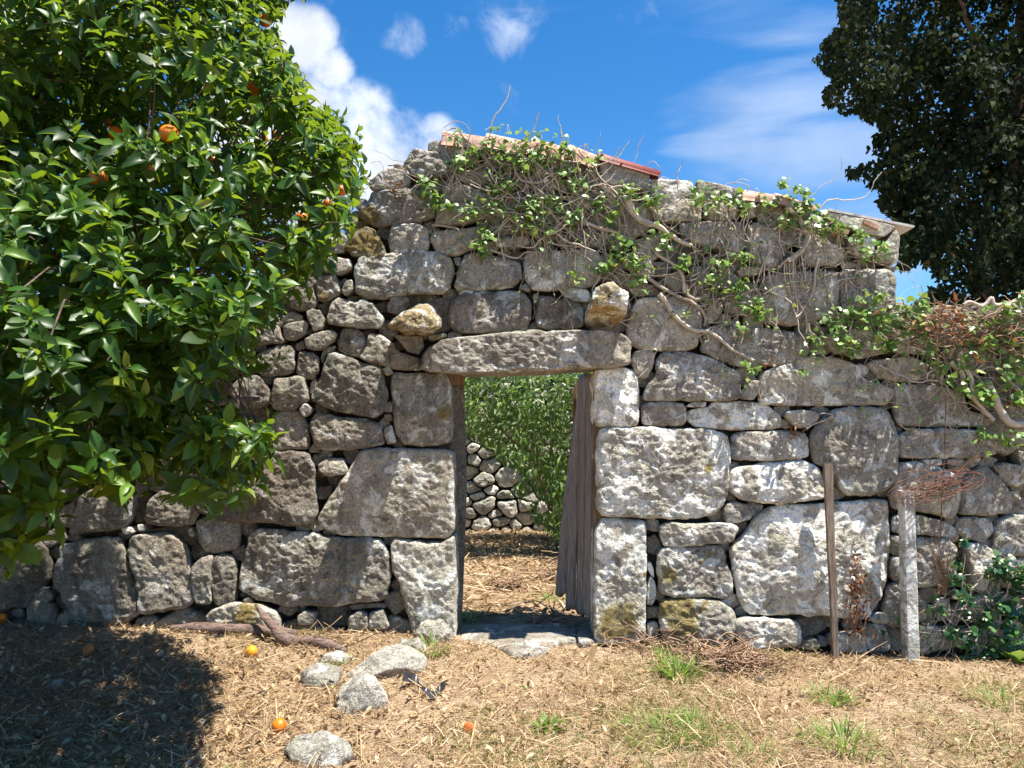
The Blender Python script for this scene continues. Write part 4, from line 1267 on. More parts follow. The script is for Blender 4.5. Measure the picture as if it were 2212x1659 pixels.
def foliage(root, name, TPL, L, up, T, size, mat, n_parts=300, stuff_name='foliage', wvar=0.25):
    """the leaves that show largest become parts, all others one part of kind stuff"""
    Mx = frame(L, up) * size[:, None, None]
    Mx[:, :, 1] *= rng.uniform(1 - wvar, 1 + wvar, len(T))[:, None]
    Mx[:, :, 2] *= rng.uniform(0.2, 2.0, len(T))[:, None]
    x, y, d = proj(T)
    vis = (x > 0) & (x < 2212) & (y > 0) & (y < 1659)
    score = (size / d) ** 2 * (0.35 + np.abs(np.einsum('ni,ni->n', Mx[:, :, 2] / size[:, None], unit(CAM - T))))
    cell = (np.floor(x / 26) + np.floor(y / 26) * 1000).astype(np.int64)
    o_ = np.argsort(d)
    _, first = np.unique(cell[o_], return_index=True)
    front = np.zeros(len(T), bool)
    front[o_[first]] = True
    score = np.where(vis, score, 0) * np.where(front, 1, 0.02)
    pick = np.argsort(-score)[:n_parts]
    pick = pick[score[pick] > 0]
    rest = np.ones(len(T), bool)
    rest[pick] = False
    base = np.array(root.location)
    me = mesh_np('leaf', TPL[0], TPL[1])
    me.materials.append(mat)
    for i in pick:
        o = bpy.data.objects.new('leaf', me)
        C.objects.link(o)
        o.parent = root
        mm = Matrix(Mx[i].tolist()).to_4x4()
        mm.translation = Vector(T[i] - base)
        o.matrix_basis = mm
    if rest.any():
        V, F = inst(TPL[0], TPL[1], Mx[rest], T[rest])
        part(stuff_name, V, F, mat, root, kind='stuff')


def limb(P, r0, r1, n=6, seg=8, wob=0.03):
    P = smooth_path(np.array(P, float), n)
    P = P + np.stack((fbm(P, 4, 2, 3), fbm(P, 4, 2, 6), fbm(P, 4, 2, 9)), -1) * wob * 2
    return tube(P, np.linspace(r0, r1, len(P)), seg)


# ------------------------------------------------------------------ orange tree, left, in front of the wall
tree = thing('orange_tree', 'big glossy orange tree with ripe fruit filling the left side before the wall', 'tree', (-3.3, -1.7, 0))
OS = np.array([(-900, -900), (740, -900), (690, -60), (664, 12), (612, 40), (606, 95), (640, 120), (665, 180), (690, 225), (742, 232), (790, 265), (768, 305), (796, 340),
               (790, 420), (760, 470), (735, 520), (690, 560), (655, 610), (625, 645), (600, 690), (545, 700), (535, 745), (608, 770), (600, 792), (545, 800), (470, 815),
               (440, 850), (520, 880), (590, 900), (600, 955), (570, 1000), (560, 1055), (500, 1075), (430, 1065), (390, 1045), (330, 1040), (285, 1062), (200, 1040), (170, 1065), (118, 1115),
               (60, 1120), (62, 1195), (20, 1200), (-60, 1180), (-900, 1300)], float)
CC, CR = np.array((-2.95, -1.85, 2.6)), np.array((2.35, 1.35, 2.4))
N = 26000
dv = unit(rng.normal(size=(N, 3)))
rad = np.where(rng.random(N) < 0.66, rng.uniform(0.84, 1.0, N), rng.uniform(0.35, 0.9, N))
lump = 1 + fbm(dv * 2.3, 1.0, 2, 77) * 0.28
SP = CC + dv * CR * (rad * lump)[:, None]
zz = SP[:, 2] - CC[2]
SP[:, 1] += np.where(zz < 0, zz * 0.42, zz * 0.26)          # the lower boughs reach out further than the top
x, y, d = proj(SP)
ok = in_poly(x, y, OS) & (SP[:, 1] < -0.32) & (SP[:, 2] > 0.75) & (d > 1.9)
holes = fbm(SP, 1.7, 2, 91)
ok &= holes > np.where(rad > 0.8, -0.075, -0.22)
SP, sd, srad = SP[ok], dv[ok], rad[ok]
print('orange shoots', len(SP))
SP, sd, srad = SP[:6200], sd[:6200], srad[:6200]
axis_d = unit(sd * np.array((0.7, 0.9, 0.4)) + np.array((0, -0.05, 0.75)) + rng.normal(0, 0.28, SP.shape))
Ls, Ts, Us, Sz = [], [], [], []
for k in range(11):
    az = k * 2.39996 + rng.uniform(0, 6.28, len(SP)) * 0.12 + rng.uniform(0, 6.28, len(SP)).round(1) * 0
    el = np.interp(k, (0, 3, 10), (22, 55, 105)) + rng.normal(0, 12, len(SP))
    ref = unit(np.cross(axis_d, np.array((0.3, 0.2, 0.93))))
    bi = np.cross(axis_d, ref)
    side = ref * np.cos(az)[:, None] + bi * np.sin(az)[:, None]
    L = axis_d * np.cos(np.radians(el))[:, None] + side * np.sin(np.radians(el))[:, None]
    L[:, 2] -= 0.12 + 0.02 * k
    Ls.append(unit(L)); Us.append(axis_d + rng.normal(0, .18, L.shape))
    Ts.append(SP - axis_d * (0.010 * k) + side * 0.006)
    Sz.append(np.interp(k, (0, 3, 10), (0.048, 0.076, 0.094)) * rng.uniform(0.75, 1.25, len(SP)) * np.interp(np.linalg.norm(SP - CAM, axis=1), (2.4, 3.4, 4.4), (1.15, 1.05, 0.88)))
L, T, U, Z = map(np.concatenate, (Ls, Ts, Us, Sz))
tip = T + L * Z[:, None]
x, y, d = proj(tip)
grow = OS.copy()
keep = in_poly(x, y, OS) | (rng.random(len(x)) < 0.45)
L, T, U, Z = L[keep], T[keep], U[keep], Z[keep]
# fruit
FR = [(573, 45, 14, 0), (365, 290, 21, 0), (252, 289, 17, 0), (212, 385, 20, 0), (328, 372, 18, 0), (460, 347, 11, 0), (600, 293, 11, 0), (548, 192, 17, 0), (568, 300, 11, 0),
      (652, 470, 13, 0), (738, 412, 12, 0), (708, 440, 11, 0), (236, 265, 12, 0), (488, 1047, 8, 1), (501, 1053, 8, 1), (545, 762, 7, 1), (385, 1020, 7, 1), (452, 134, 8, 1)]
fr_pos = []
for px, py, r_, kind in FR:
    size = 0.040 if kind == 0 else 0.019
    dist = size * FPX / r_
    dist = min(max(dist, 2.7), 5.2)
    dcam = cam_dir(px, py)
    P = CAM + dcam * dist
    P[1] = min(P[1], -0.35)
    real = r_ * dist / FPX
    fr_pos.append((P, real, kind))
    hid = np.zeros(len(T), bool)
    for f_ in (0.15, 0.5, 0.85):
        x, y, d = proj(T + L * Z[:, None] * f_)
        hid |= ((x - px) ** 2 + (y - py) ** 2 < (r_ * (1.0 if kind == 0 else 1.4)) ** 2) & (d < dist + real)
    hid &= rng.random(len(T)) < (0.95 if kind == 0 else 0.9)
    L, T, U, Z = L[~hid], T[~hid], U[~hid], Z[~hid]
print('orange leaves', len(T))
foliage(tree, 'orange', CIT, L, U, T, Z, M['orange_leaf'], 300)
# trunk, limbs and twigs
V, F = limb([(-3.3, -1.7, -0.1), (-3.28, -1.72, 0.5), (-3.2, -1.68, 1.0), (-3.15, -1.75, 1.45)], 0.13, 0.10, 6, 12)
part('trunk', V, F, M['bark'], tree)
lim_ends = [(-1.5, -1.3, 3.1), (-1.7, -2.3, 2.2), (-2.0, -0.8, 2.0), (-2.6, -2.7, 2.6), (-3.0, -1.6, 4.1), (-4.4, -1.6, 2.9), (-4.1, -2.4, 2.3), (-2.1, -1.7, 3.8), (-1.6, -0.9, 1.7), (-2.5, -2.4, 1.5)]
LP = []
for e in lim_ends:
    e = np.array(e)
    b0 = np.array((-3.17, -1.73, 1.3 + rng.uniform(-.2, .15)))
    mid = b0 * .45 + e * .55 + np.array((0, 0, 0.18)) + rng.normal(0, .1, 3)
    P = smooth_path(np.array([b0, mid, e]), 7)
    LP.append(P)
    V, F = tube(P + np.stack((fbm(P, 3, 2, 3), fbm(P, 3, 2, 6), fbm(P, 3, 2, 9)), -1) * .1, np.linspace(0.055, 0.014, len(P)), 8)
    part('branch', V, F, M['bark'], tree)
LP = np.concatenate(LP)
A_ = Acc()
for k in range(0, len(SP), 4):
    a = SP[k]
    j = np.argmin(((LP - a) ** 2).sum(1))
    b = LP[j] if np.linalg.norm(LP[j] - a) < 0.7 else a + unit(LP[j] - a) * 0.5
    mid = (a + b) / 2 + rng.normal(0, .04, 3) + np.array((0, 0, .04))
    A_.add(*tube(np.array([a - axis_d[k] * 0.0, a - axis_d[k] * 0.08, mid, b]), np.array((0.0025, 0.003, 0.004, 0.006)), 4))
V, F = A_.arrays()
part('twigs', V, F, M['bark'], tree, kind='stuff')


def fruit_mesh(r, seed, squash=0.95):
    bm = bmesh.new()
    bmesh.ops.create_icosphere(bm, subdivisions=4, radius=1)
    P = np.array([v.co for v in bm.verts])
    Fc = np.array([[v.index for v in f.verts] for f in bm.faces])
    bm.free()
    rr = 1 + fbm(P + seed, 1.3, 2, seed) * 0.06
    dim = 1 - 0.07 * np.exp(-((1 - P[:, 2]) / 0.03) ** 1.0)
    return P * (rr * dim * r)[:, None] * np.array((1, 1, squash)), Fc


for k, (P, r_, kind) in enumerate(fr_pos):
    V, F = fruit_mesh(r_, k + 2)
    o = part('orange' if kind == 0 else 'unripe_orange', V + P, F, M['orange'] if kind == 0 else M['unripe'], tree)
    top = P + np.array((0, 0, r_ * 0.9))
    Vs, Fs_ = tube(np.array([top - (0, 0, .004), top + (0.004, 0, .02), top + (0.012, 0.01, .06)]), np.array((.004, .0025, .003)), 6)
    c = Vs.mean(0)
    s_ = link('stalk', mesh_np('stalk', Vs - c, Fs_), M['stalk'], o, c - (V + P).mean(0))

# ------------------------------------------------------------------ dark lime tree, right, behind the wall
lt = thing('dark_tree', 'tall dark leafy tree rising behind the wall in the top right corner', 'tree', (8.6, 7.0, 0))
DS = np.array([(1830, -900), (1790, 5), (1806, 55), (1772, 85), (1756, 128), (1785, 165), (1778, 225), (1840, 245), (1868, 235), (1888, 275), (1868, 320), (1895, 338), (1830, 360), (1835, 385), (1880, 400),
               (1912, 418), (1905, 445), (1938, 480), (1945, 540), (1938, 575), (1970, 585), (2005, 560), (2022, 610), (1985, 655), (2010, 700), (2060, 760), (3000, 800), (3200, -900)], float)
nb = 900
bc = np.column_stack((rng.uniform(4.8, 12.8, nb), rng.uniform(5.0, 9.2, nb), rng.uniform(2.2, 12.0, nb)))
Ls, Ts, Zs = [], [], []
for c in bc:
    m_ = 210
    dr_ = unit(np.array((c[0] - 8.8, (c[1] - 7.0), 0)) + rng.normal(0, 1.2, 3)) * rng.uniform(.5, 1.0)
    s_ = rng.random(m_) ** 0.8
    w_ = (1.05 - s_)[:, None]
    p_ = c + dr_ * s_[:, None] + np.array((0, 0, -.75)) * (s_ ** 2)[:, None] + rng.normal(size=(m_, 3)) * np.array((0.34, 0.34, 0.20)) * w_
    Ts.append(p_); Ls.append(unit(rng.normal(size=(m_, 3)) * 0.65 + np.array((0, -0.25, -0.75)) + 0 * p_)); Zs.append(rng.uniform(0.065, 0.115, m_))
T, L, Z = np.concatenate(Ts), np.concatenate(Ls), np.concatenate(Zs)
x, y, d = proj(T)
edge = fbm(np.column_stack((x, y, d * 0)) / 60.0, 1.0, 4, 5, .7) * 100
inside = in_poly(x + edge, y + edge * 0.6, DS) & in_poly(x, y, DS + np.array((-14, 0)))
inside &= fbm(T, 1.3, 3, 33) > -0.20
inside &= (T[:, 1] > 1.2)
L, T, Z = L[inside], T[inside], Z[inside]
print('dark leaves', len(T))
foliage(lt, 'lime', LIME, L, rng.normal(size=L.shape) * 0.6 + np.array((0, -0.7, 0.5)), T, Z, M['dark_leaf'], 300)
V, F = limb([(8.6, 7.0, -0.1), (8.5, 7.05, 1.5), (8.7, 7.0, 3.2), (8.6, 7.1, 5.5), (8.8, 7.0, 9.0)], 0.32, 0.08, 8, 14, 0.06)
part('trunk', V, F, M['bark'], lt)
for e, h in (((6.8, 6.4, 4.6), 2.8), ((6.4, 7.2, 6.8), 4.2), ((7.2, 6.2, 4.0), 2.2), ((7.0, 6.0, 8.6), 5.5), ((11.4, 6.5, 6.0), 3.6), ((8.0, 5.4, 3.6), 2.4), ((10.4, 5.6, 4.4), 2.8)):
    V, F = limb([(8.6, 7.0, h), (8.6 * .5 + e[0] * .5, 7.0 * .5 + e[1] * .5, h * .5 + e[2] * .5 + .3), e], 0.10, 0.018, 8, 8, .08)
    part('branch', V, F, M['bark'], lt)

# ------------------------------------------------------------------ bush seen through the doorway
bush = thing('peach_tree', 'leafy green fruit tree with narrow leaves seen through the doorway', 'tree', (0.62, 4.6, 0))
BS = np.array([(900, 700), (1400, 700), (1330, 1000), (1262, 1160), (1215, 1185), (1190, 1150), (1175, 1110), (1150, 1060), (1110, 1020), (1075, 975), (1040, 940), (1020, 895), (1000, 860), (940, 850)], float)
nb = 900
bc = np.column_stack((rng.uniform(-1.6, 2.6, nb), rng.uniform(3.6, 5.6, nb), rng.uniform(0.2, 3.6, nb)))
Ls, Ts, Zs = [], [], []
for c in bc:
    m_ = 46
    p_ = c + rng.normal(size=(m_, 3)) * np.array((0.15, 0.15, 0.11))
    out_ = unit(c - np.array((0.55, 4.7, 1.5)))
    Ts.append(p_); Ls.append(unit(rng.normal(size=(m_, 3)) * 0.5 + out_ * 0.5 + np.array((0, -0.15, -0.35)))); Zs.append(rng.uniform(0.07, 0.13, m_))
T, L, Z = np.concatenate(Ts), np.concatenate(Ls), np.concatenate(Zs)
x, y, d = proj(T)
edge = fbm(np.column_stack((x, y, d * 0)) / 34.0, 1.0, 3, 15) * 190
ins = in_poly(x + edge, y + edge * .5, BS) & (fbm(T, 2.2, 2, 12) > -0.20)
L, T, Z = L[ins], T[ins], Z[ins]
print('bush leaves', len(T))
foliage(bush, 'peach', NARROW, L, np.array((0, -0.4, 0.9)) + rng.normal(0, .4, L.shape), T, Z, M['bush_leaf'], 300)
for P in ([(0.62, 4.6, -0.1), (0.52, 4.55, 0.45), (0.36, 4.5, 1.0), (0.25, 4.5, 1.6)], [(0.80, 4.5, -0.1), (0.66, 4.5, 0.5), (0.5, 4.5, 1.1), (0.75, 4.6, 2.2)], [(0.7, 4.7, -0.1), (0.9, 4.7, 0.8), (1.2, 4.7, 2.0)],
          [(0.36, 4.5, 1.0), (-0.1, 4.5, 1.5), (-0.6, 4.5, 2.1)]):
    V, F = limb(P, 0.030, 0.010, 6, 7, 0.02)
    part('branch', V, F, M['brown_wood'], bush)

# ------------------------------------------------------------------ back wall across the yard
bw = thing('yard_wall', 'sunlit dry stone wall of small stones across the yard behind the doorway', 'wall', (0, 6.5, 0))
rubble_cells(bw, -2.6, 3.0, -0.15, 2.5, 6.5, 9, 0.20, 'pale')
V, F = prism(np.array([(-9, -0.3), (9, -0.3), (9, 2.42), (-9, 2.42)]), 6.68, 7.0)
part('rubble_core', V, F, M['core'], bw, smooth=False)
rubble_rows(bw, -9, -2.75, 2.5, 6.5, 12, 0.3, 0.45, 0.5, 0.9, 0.25, 'pale', -0.15, None, 0.06)
rubble_rows(bw, 3.2, 9, 2.5, 6.5, 13, 0.3, 0.45, 0.5, 0.9, 0.25, 'pale', -0.15, None, 0.06)

# ------------------------------------------------------------------ ivy
def wall_pt(px, py, off):
    p = at(px, py, -off)
    return p


def ivy(root, thick, walks, clusters, leafmat, thin_region, n_thin, lsize=(0.03, 0.062), stemmat='stem', n_parts=300, thin_dir=(-0.35, -0.8), hug=(0.03, 0.07), dens=1.0):
    for pts, r0, r1 in thick:
        P = np.array([wall_pt(x_, y_, 0.035 + r0 + rng.uniform(0, .02)) for x_, y_ in pts])
        P = smooth_path(P, 7)
        P = P + np.stack((fbm(P, 9, 2, 3), fbm(P, 7, 2, 6) * .5, fbm(P, 9, 2, 9)), -1) * 0.035
        V, F = tube(P, np.linspace(r0, r1, len(P)) * (1 + 0.25 * fbm(P, 14, 2, 4)), 8)
        part('stem', V, F, M[stemmat], root)
    A_ = Acc()
    ends = []
    xs = [p[0] for p in thin_region]; ys = [p[1] for p in thin_region]
    c = 0
    while c < n_thin:
        x0, y0 = rng.uniform(min(xs), max(xs)), rng.uniform(min(ys), max(ys))
        if not in_poly(np.array([x0]), np.array([y0]), thin_region)[0]:
            continue
        c += 1
        p = wall_pt(x0, y0, rng.uniform(*hug))
        mode = rng.random()
        hd = np.array(thin_dir) if mode < 0.5 else np.array((rng.choice((-1, 1)) * 0.9, rng.uniform(-0.6, 0.15)))
        ang = math.atan2(hd[1], hd[0]) + rng.normal(0, .45)
        P = [p.copy()]
        m_ = int(rng.integers(9, 32))
        for s in range(m_):
            ang += rng.normal(0, .22)
            p = p + np.array((math.cos(ang), 0, math.sin(ang))) * rng.uniform(0.018, 0.032)
            p[1] = p[1] * 0.9 - 0.1 * rng.uniform(*hug) + rng.normal(0, .004)
            P.append(p.copy())
        r = rng.choice((0.0022, 0.003, 0.0042, 0.006), p=(.35, .35, .2, .1))
        A_.add(*tube(np.array(P), np.linspace(r, r * .55, len(P)), 5))
        ends += P[3::5]
    V, F = A_.arrays()
    part('stem_tangle', V, F, M[stemmat], root, kind='stuff')
    T, L, Z = [], [], []
    for c_ in clusters:
        cx, cy, sp = c_[0], c_[1], c_[2]
        m_ = int((c_[3] if len(c_) > 3 else sp) * dens)
        for _ in range(m_):
            T.append(wall_pt(cx + rng.normal(0, sp * .42), cy + rng.normal(0, sp * .42), rng.uniform(0.05, 0.13)))
            L.append((rng.normal(0, .7), -0.55, rng.normal(-.35, .55)))
            Z.append(rng.uniform(*lsize))
    for e in ends:
        qx, qy, _ = proj(e)
        if rng.random() < 0.35 and in_poly(qx, qy, sil)[0]:
            T.append(e + np.array((0, -0.02, 0))); L.append((rng.normal(0, .8), -0.5, rng.normal(-.3, .5))); Z.append(rng.uniform(lsize[0] * .7, lsize[1] * .7))
    T, L, Z = np.array(T), unit(np.array(L)), np.array(Z)
    U = np.array((0, -0.55, 0.6)) + rng.normal(0, .38, L.shape)
    foliage(root, 'ivy', IVY, L, U, T, Z, leafmat, n_parts)


iv = thing('ivy_plant', 'half bare ivy with twisting stems spread over the gable top of the ruin wall', 'ivy', (1.2, -0.05, 1.9))
e = lambda *pts: [tuple(p) for p in topx('E', np.array(pts, float))]
dd = lambda *pts: [tuple(p) for p in topx('D', np.array(pts, float))]
g = lambda *pts: [tuple(p) for p in topx('G', np.array(pts, float))]
hh = lambda *pts: [tuple(p) for p in topx('H', np.array(pts, float))]
thick = [
    (e((590, 380), (640, 500), (720, 590), (880, 640), (960, 720), (1140, 800)), 0.030, 0.016),
    (e((520, 890), (600, 970), (730, 1070), (890, 1160), (1010, 1230), (1130, 1290), (1210, 1350), (1262, 1430), (1250, 1500)), 0.016, 0.011),
    (e((870, 1220), (960, 1350), (1050, 1460), (1170, 1530), (1290, 1540), (1400, 1620), (1500, 1700), (1690, 1800)), 0.020, 0.010),
    (e((1080, 1210), (1065, 1060), (1000, 970), (880, 900), (830, 860)), 0.014, 0.009),
    (e((0, 560), (150, 570), (320, 640), (480, 690), (620, 760), (760, 830)), 0.015, 0.008),
    (e((1100, 1150), (1110, 1230), (1190, 1270), (1280, 1250)), 0.013, 0.010),
    (e((350, 270), (430, 330), (480, 390)), 0.022, 0.012),
    (e((2080, 560), (2110, 660), (2140, 740), (2080, 860), (1990, 930), (1900, 1000)), 0.018, 0.010),
    (g((150, 150), (270, 240), (300, 330), (350, 400), (330, 480), (250, 580), (190, 620)), 0.018, 0.010),
    (g((440, 600), (410, 700), (400, 800), (380, 910), (300, 1040), (250, 1090)), 0.010, 0.005),
    (g((230, 590), (220, 760), (240, 900), (250, 1080)), 0.006, 0.004),
    (g((350, 1140), (360, 1220), (440, 1290), (470, 1400), (530, 1460)), 0.010, 0.006),
    (dd((1060, 350), (1070, 480), (1120, 600), (1180, 700), (1260, 760)), 0.011, 0.006),
    (dd((1680, 420), (1720, 560), (1780, 680), (1860, 800), (1960, 900), (2060, 1020), (2180, 1100)), 0.013, 0.008),
    (dd((1360, 660), (1420, 800), (1540, 900), (1700, 1010), (1850, 1080), (2000, 1130), (2200, 1140)), 0.010, 0.006),
    (dd((1380, 1180), (1500, 1210), (1620, 1240), (1700, 1190), (1880, 1180)), 0.008, 0.004),
    (dd((880, 960), (1000, 970), (1090, 990), (1150, 1080), (1240, 1170)), 0.008, 0.005),
    (dd((1900, 340), (1880, 450), (1950, 560), (1990, 680)), 0.010, 0.006),
    (dd((2100, 300), (2130, 420), (2180, 560), (2200, 700)), 0.010, 0.005),
    (dd((1100, 130), (1180, 230), (1300, 330), (1400, 470), (1500, 560)), 0.009, 0.005),
    (dd((500, 440), (600, 440), (660, 530), (740, 580)), 0.006, 0.003),
    (e((1150, 430), (1160, 560), (1140, 650), (1150, 800)), 0.006, 0.004),
    (e((1440, 600), (1430, 700), (1460, 790), (1390, 860), (1400, 1100)), 0.007, 0.003),
    (e((1660, 640), (1670, 820), (1660, 960), (1650, 1120)), 0.006, 0.003),
    (e((1910, 640), (1900, 780), (1950, 900)), 0.008, 0.005),
]
hang = [(1500, 410), (1760, 440), (1920, 520), (1900, 700), (1650, 700), (1500, 620)]
region = [(885, 335), (960, 285), (1100, 285), (1250, 320), (1320, 390), (1420, 430), (1560, 400), (1740, 420), (1900, 500), (1930, 560), (1880, 640), (1700, 640), (1620, 720), (1500, 700), (1380, 640),
          (1300, 560), (1180, 540), (1040, 520), (960, 440), (900, 420)]
dense1 = [(960, 288), (1270, 325), (1330, 440), (1250, 520), (1050, 460), (950, 350)]
cl = [(985, 300, 25, 14), (1030, 320, 30), (1075, 300, 35, 26), (1130, 300, 30, 22), (1180, 310, 30), (1225, 322, 30, 34), (1130, 360, 30), (1080, 400, 40), (1000, 350, 25), (920, 402, 25, 22), (938, 425, 25, 26),
      (960, 440, 22), (1020, 450, 30), (1060, 445, 30), (1130, 470, 40, 44), (1150, 440, 30), (1200, 440, 25), (1250, 400, 30), (1290, 440, 25, 20), (1320, 460, 25), (1240, 470, 25, 32), (1180, 500, 25), (1045, 510, 25, 30),
      (1045, 540, 20, 24), (1210, 370, 35), (1340, 520, 25, 24), (1365, 560, 35, 38), (1320, 570, 25, 26), (1300, 582, 18, 20), (1380, 600, 25, 20), (1400, 440, 25), (1420, 420, 20), (1360, 410, 30), (1500, 420, 30, 32), (1540, 440, 25), (1570, 430, 20), (1600, 440, 25),
      (1690, 400, 15, 22), (1725, 425, 30, 42), (1750, 450, 25), (1700, 480, 25), (1770, 480, 30, 30), (1810, 490, 25), (1850, 510, 25), (1880, 545, 30, 26), (1910, 530, 20), (1430, 520, 40, 26), (1480, 570, 25),
      (1540, 600, 25, 20), (1590, 620, 30, 40), (1560, 570, 25, 20), (1640, 670, 30, 26), (1610, 660, 20, 12), (1600, 705, 14, 8), (1850, 670, 40, 55), (1800, 700, 40, 40), (1760, 740, 30, 25), (1830, 740, 40, 40), (1890, 690, 36, 50),
      (1895, 645, 20, 24), (1620, 795, 22, 16), (1740, 800, 20, 8), (1605, 560, 25, 16), (1660, 440, 20), (1280, 345, 25, 20), (1100, 330, 30, 26), (1160, 340, 30, 26), (1230, 590, 14, 6), (1245, 600, 14, 6)]
ivy(iv, thick, None, cl, M['ivy_leaf'], region, 240, lsize=(0.028, 0.060), dens=0.95)
A_ = Acc()
for k in range(38):          # rootlet stems hanging straight down the flat blocks
    while True:
        x0, y0 = rng.uniform(1480, 1930), rng.uniform(420, 640)
        if in_poly(np.array([x0]), np.array([y0]), hang)[0]: break
    p = wall_pt(x0, y0, rng.uniform(.03, .05))
    P = [p.copy()]
    ang = -np.pi / 2 + rng.normal(0, .12)
    for s in range(int(rng.integers(8, 26))):
        ang = -np.pi / 2 + (ang + np.pi / 2) * .8 + rng.normal(0, .16)
        p = p + np.array((math.cos(ang), 0, math.sin(ang))) * .024
        P.append(p.copy())
        if rng.random() < .22:
            a2 = ang + rng.choice((-1, 1)) * rng.uniform(.5, 1.1)
            q = p + np.array((math.cos(a2), -.05, math.sin(a2))) * rng.uniform(.03, .1)
            A_.add(*tube(np.array([p, (p + q) / 2 + rng.normal(0, .004, 3), q]), .0018, 4))
    A_.add(*tube(np.array(P), rng.choice((.0025, .004, .006)), 5))
ex = []
# denser mat of bare stems on the gable top and loops standing up against the sky
for k in range(150):
    while True:
        x0, y0 = rng.uniform(950, 1340), rng.uniform(285, 520)
        if in_poly(np.array([x0]), np.array([y0]), dense1)[0]: break
    p = wall_pt(x0, y0, rng.uniform(0.03, 0.10))
    ang = rng.normal(-0.9, 0.7)
    P = [p.copy()]
    for s in range(int(rng.integers(8, 26))):
        ang += rng.normal(0, .2)
        p = p + np.array((math.cos(ang), 0, math.sin(ang))) * 0.026
        P.append(p.copy())
    r = rng.choice((0.003, 0.0045, 0.007))
    A_.add(*tube(np.array(P), np.linspace(r, r * .6, len(P)), 5))
for x0, y0 in ((1000, 285), (1015, 284), (1080, 285), (1100, 290), (1170, 300), (1230, 318), (1262, 328), (1270, 330), (1620, 418), (1640, 420), (1700, 425), (1720, 432), (1585, 408), (1395, 372), (955, 300), (880, 345), (830, 372), (1450, 395), (1560, 405)):
    p = wall_pt(x0, y0, 0.02)
    h, w_ = rng.uniform(.02, .07), rng.uniform(-.2, .2)
    P = smooth_path(np.array([p, p + (w_ * .2, 0, h), p + (w_ * .6, -.02, h * 1.2), p + (w_, -.03, h * rng.uniform(0, .9))]), 5)
    A_.add(*tube(P, 0.0028, 4))
V, F = A_.arrays()
part('stem_tangle', V, F, M['stem'], iv, kind='stuff')

iv2 = thing('ivy_plant', 'woody ivy with thick curling trunks topping the low garden wall at right', 'ivy', (3.6, -0.05, 1.6))
thick2 = [
    (g((2330, 900), (2150, 960), (2050, 1000), (1950, 990), (1930, 930), (1850, 1000), (1750, 960), (1690, 985)), 0.024, 0.012),
    (g((2330, 1230), (2150, 1330), (2060, 1260), (1960, 1200), (1850, 1180)), 0.022, 0.012),
    (g((1600, 1330), (1560, 1460), (1500, 1640), (1510, 1680)), 0.018, 0.013),
    (g((1640, 1380), (1680, 1480), (1740, 1600), (1760, 1740)), 0.024, 0.016),
    ([tuple(p) for p in topx('I', np.array([(1580, 60), (1680, 160), (1690, 260), (1780, 380), (1850, 450), (1950, 560)], float))], 0.020, 0.014),
    ([tuple(p) for p in topx('I', np.array([(1900, 240), (1960, 340), (2000, 470), (2060, 560), (2150, 600), (2330, 570)], float))], 0.030, 0.026),
    ([tuple(p) for p in topx('I', np.array([(1980, 100), (2060, 200), (2200, 330), (2330, 380)], float))], 0.016, 0.012),
    ([tuple(p) for p in topx('I', np.array([(960, 80), (1080, 150), (1200, 190), (1240, 220), (1500, 230)], float))], 0.010, 0.006),
    ([tuple(p) for p in topx('I', np.array([(1470, 0), (1480, 90), (1400, 150), (1380, 220)], float))], 0.010, 0.006),
    ([tuple(p) for p in topx('I', np.array([(330, 650), (430, 590), (560, 520), (450, 510), (400, 540)], float))], 0.007, 0.003),
    ([tuple(p) for p in topx('I', np.array([(1130, 590), (1200, 640), (1300, 640), (1500, 690), (1650, 650)], float))], 0.006, 0.003),
]
reg2 = [(1930, 660), (2010, 690), (2212, 640), (2300, 640), (2300, 900), (2150, 900), (2000, 860), (1930, 800)]
cl2 = [(1950, 680, 40, 36), (1990, 700, 30), (1920, 730, 36, 36), (2010, 750, 40, 22), (2080, 780, 40, 30), (2130, 740, 40, 30), (2180, 800, 40, 40), (2120, 850, 30, 34), (2180, 675, 25, 28), (2110, 690, 40, 24),
       (2040, 800, 30, 14), (2170, 720, 40, 34), (2200, 860, 30, 30), (1980, 660, 26, 30), (2230, 760, 50, 50), (2260, 680, 40, 40), (2180, 950, 25, 22), (2085, 835, 20, 16), (2210, 640, 20, 26), (2120, 935, 14, 8)]
ivy(iv2, thick2, None, cl2, M['ivy_leaf'], reg2, 120, lsize=(0.035, 0.07))

iv3 = thing('ivy_plant', 'dark green ivy climbing the foot of the garden wall in the lower right corner', 'ivy', (3.7, -0.05, 0.2))
thick3 = [([(2030, 1400), (2050, 1350), (2075, 1290), (2085, 1200)], 0.007, 0.004), ([(2150, 1420), (2160, 1330), (2190, 1220)], 0.008, 0.004), ([(2120, 1410), (2090, 1350), (2040, 1300)], 0.006, 0.004)]
reg3 = [(2020, 1300), (2080, 1200), (2212, 1200), (2290, 1200), (2290, 1410), (2050, 1410)]
cl3 = [(2060, 1250, 22, 18), (2080, 1290, 32, 32), (2030, 1315, 24, 16), (2160, 1225, 36, 60), (2200, 1250, 40, 60), (2180, 1310, 40, 55), (2125, 1345, 36, 46), (2185, 1370, 40, 60), (2060, 1365, 30, 26), (2240, 1300, 60, 90), (2070, 1210, 16, 12),
       (2100, 1390, 40, 40), (2150, 1395, 40, 40), (2085, 1165, 10, 8)]
ivy(iv3, thick3, None, cl3, M['ivy_dark'], reg3, 70, lsize=(0.035, 0.07), hug=(0.03, 0.08), dens=0.55)

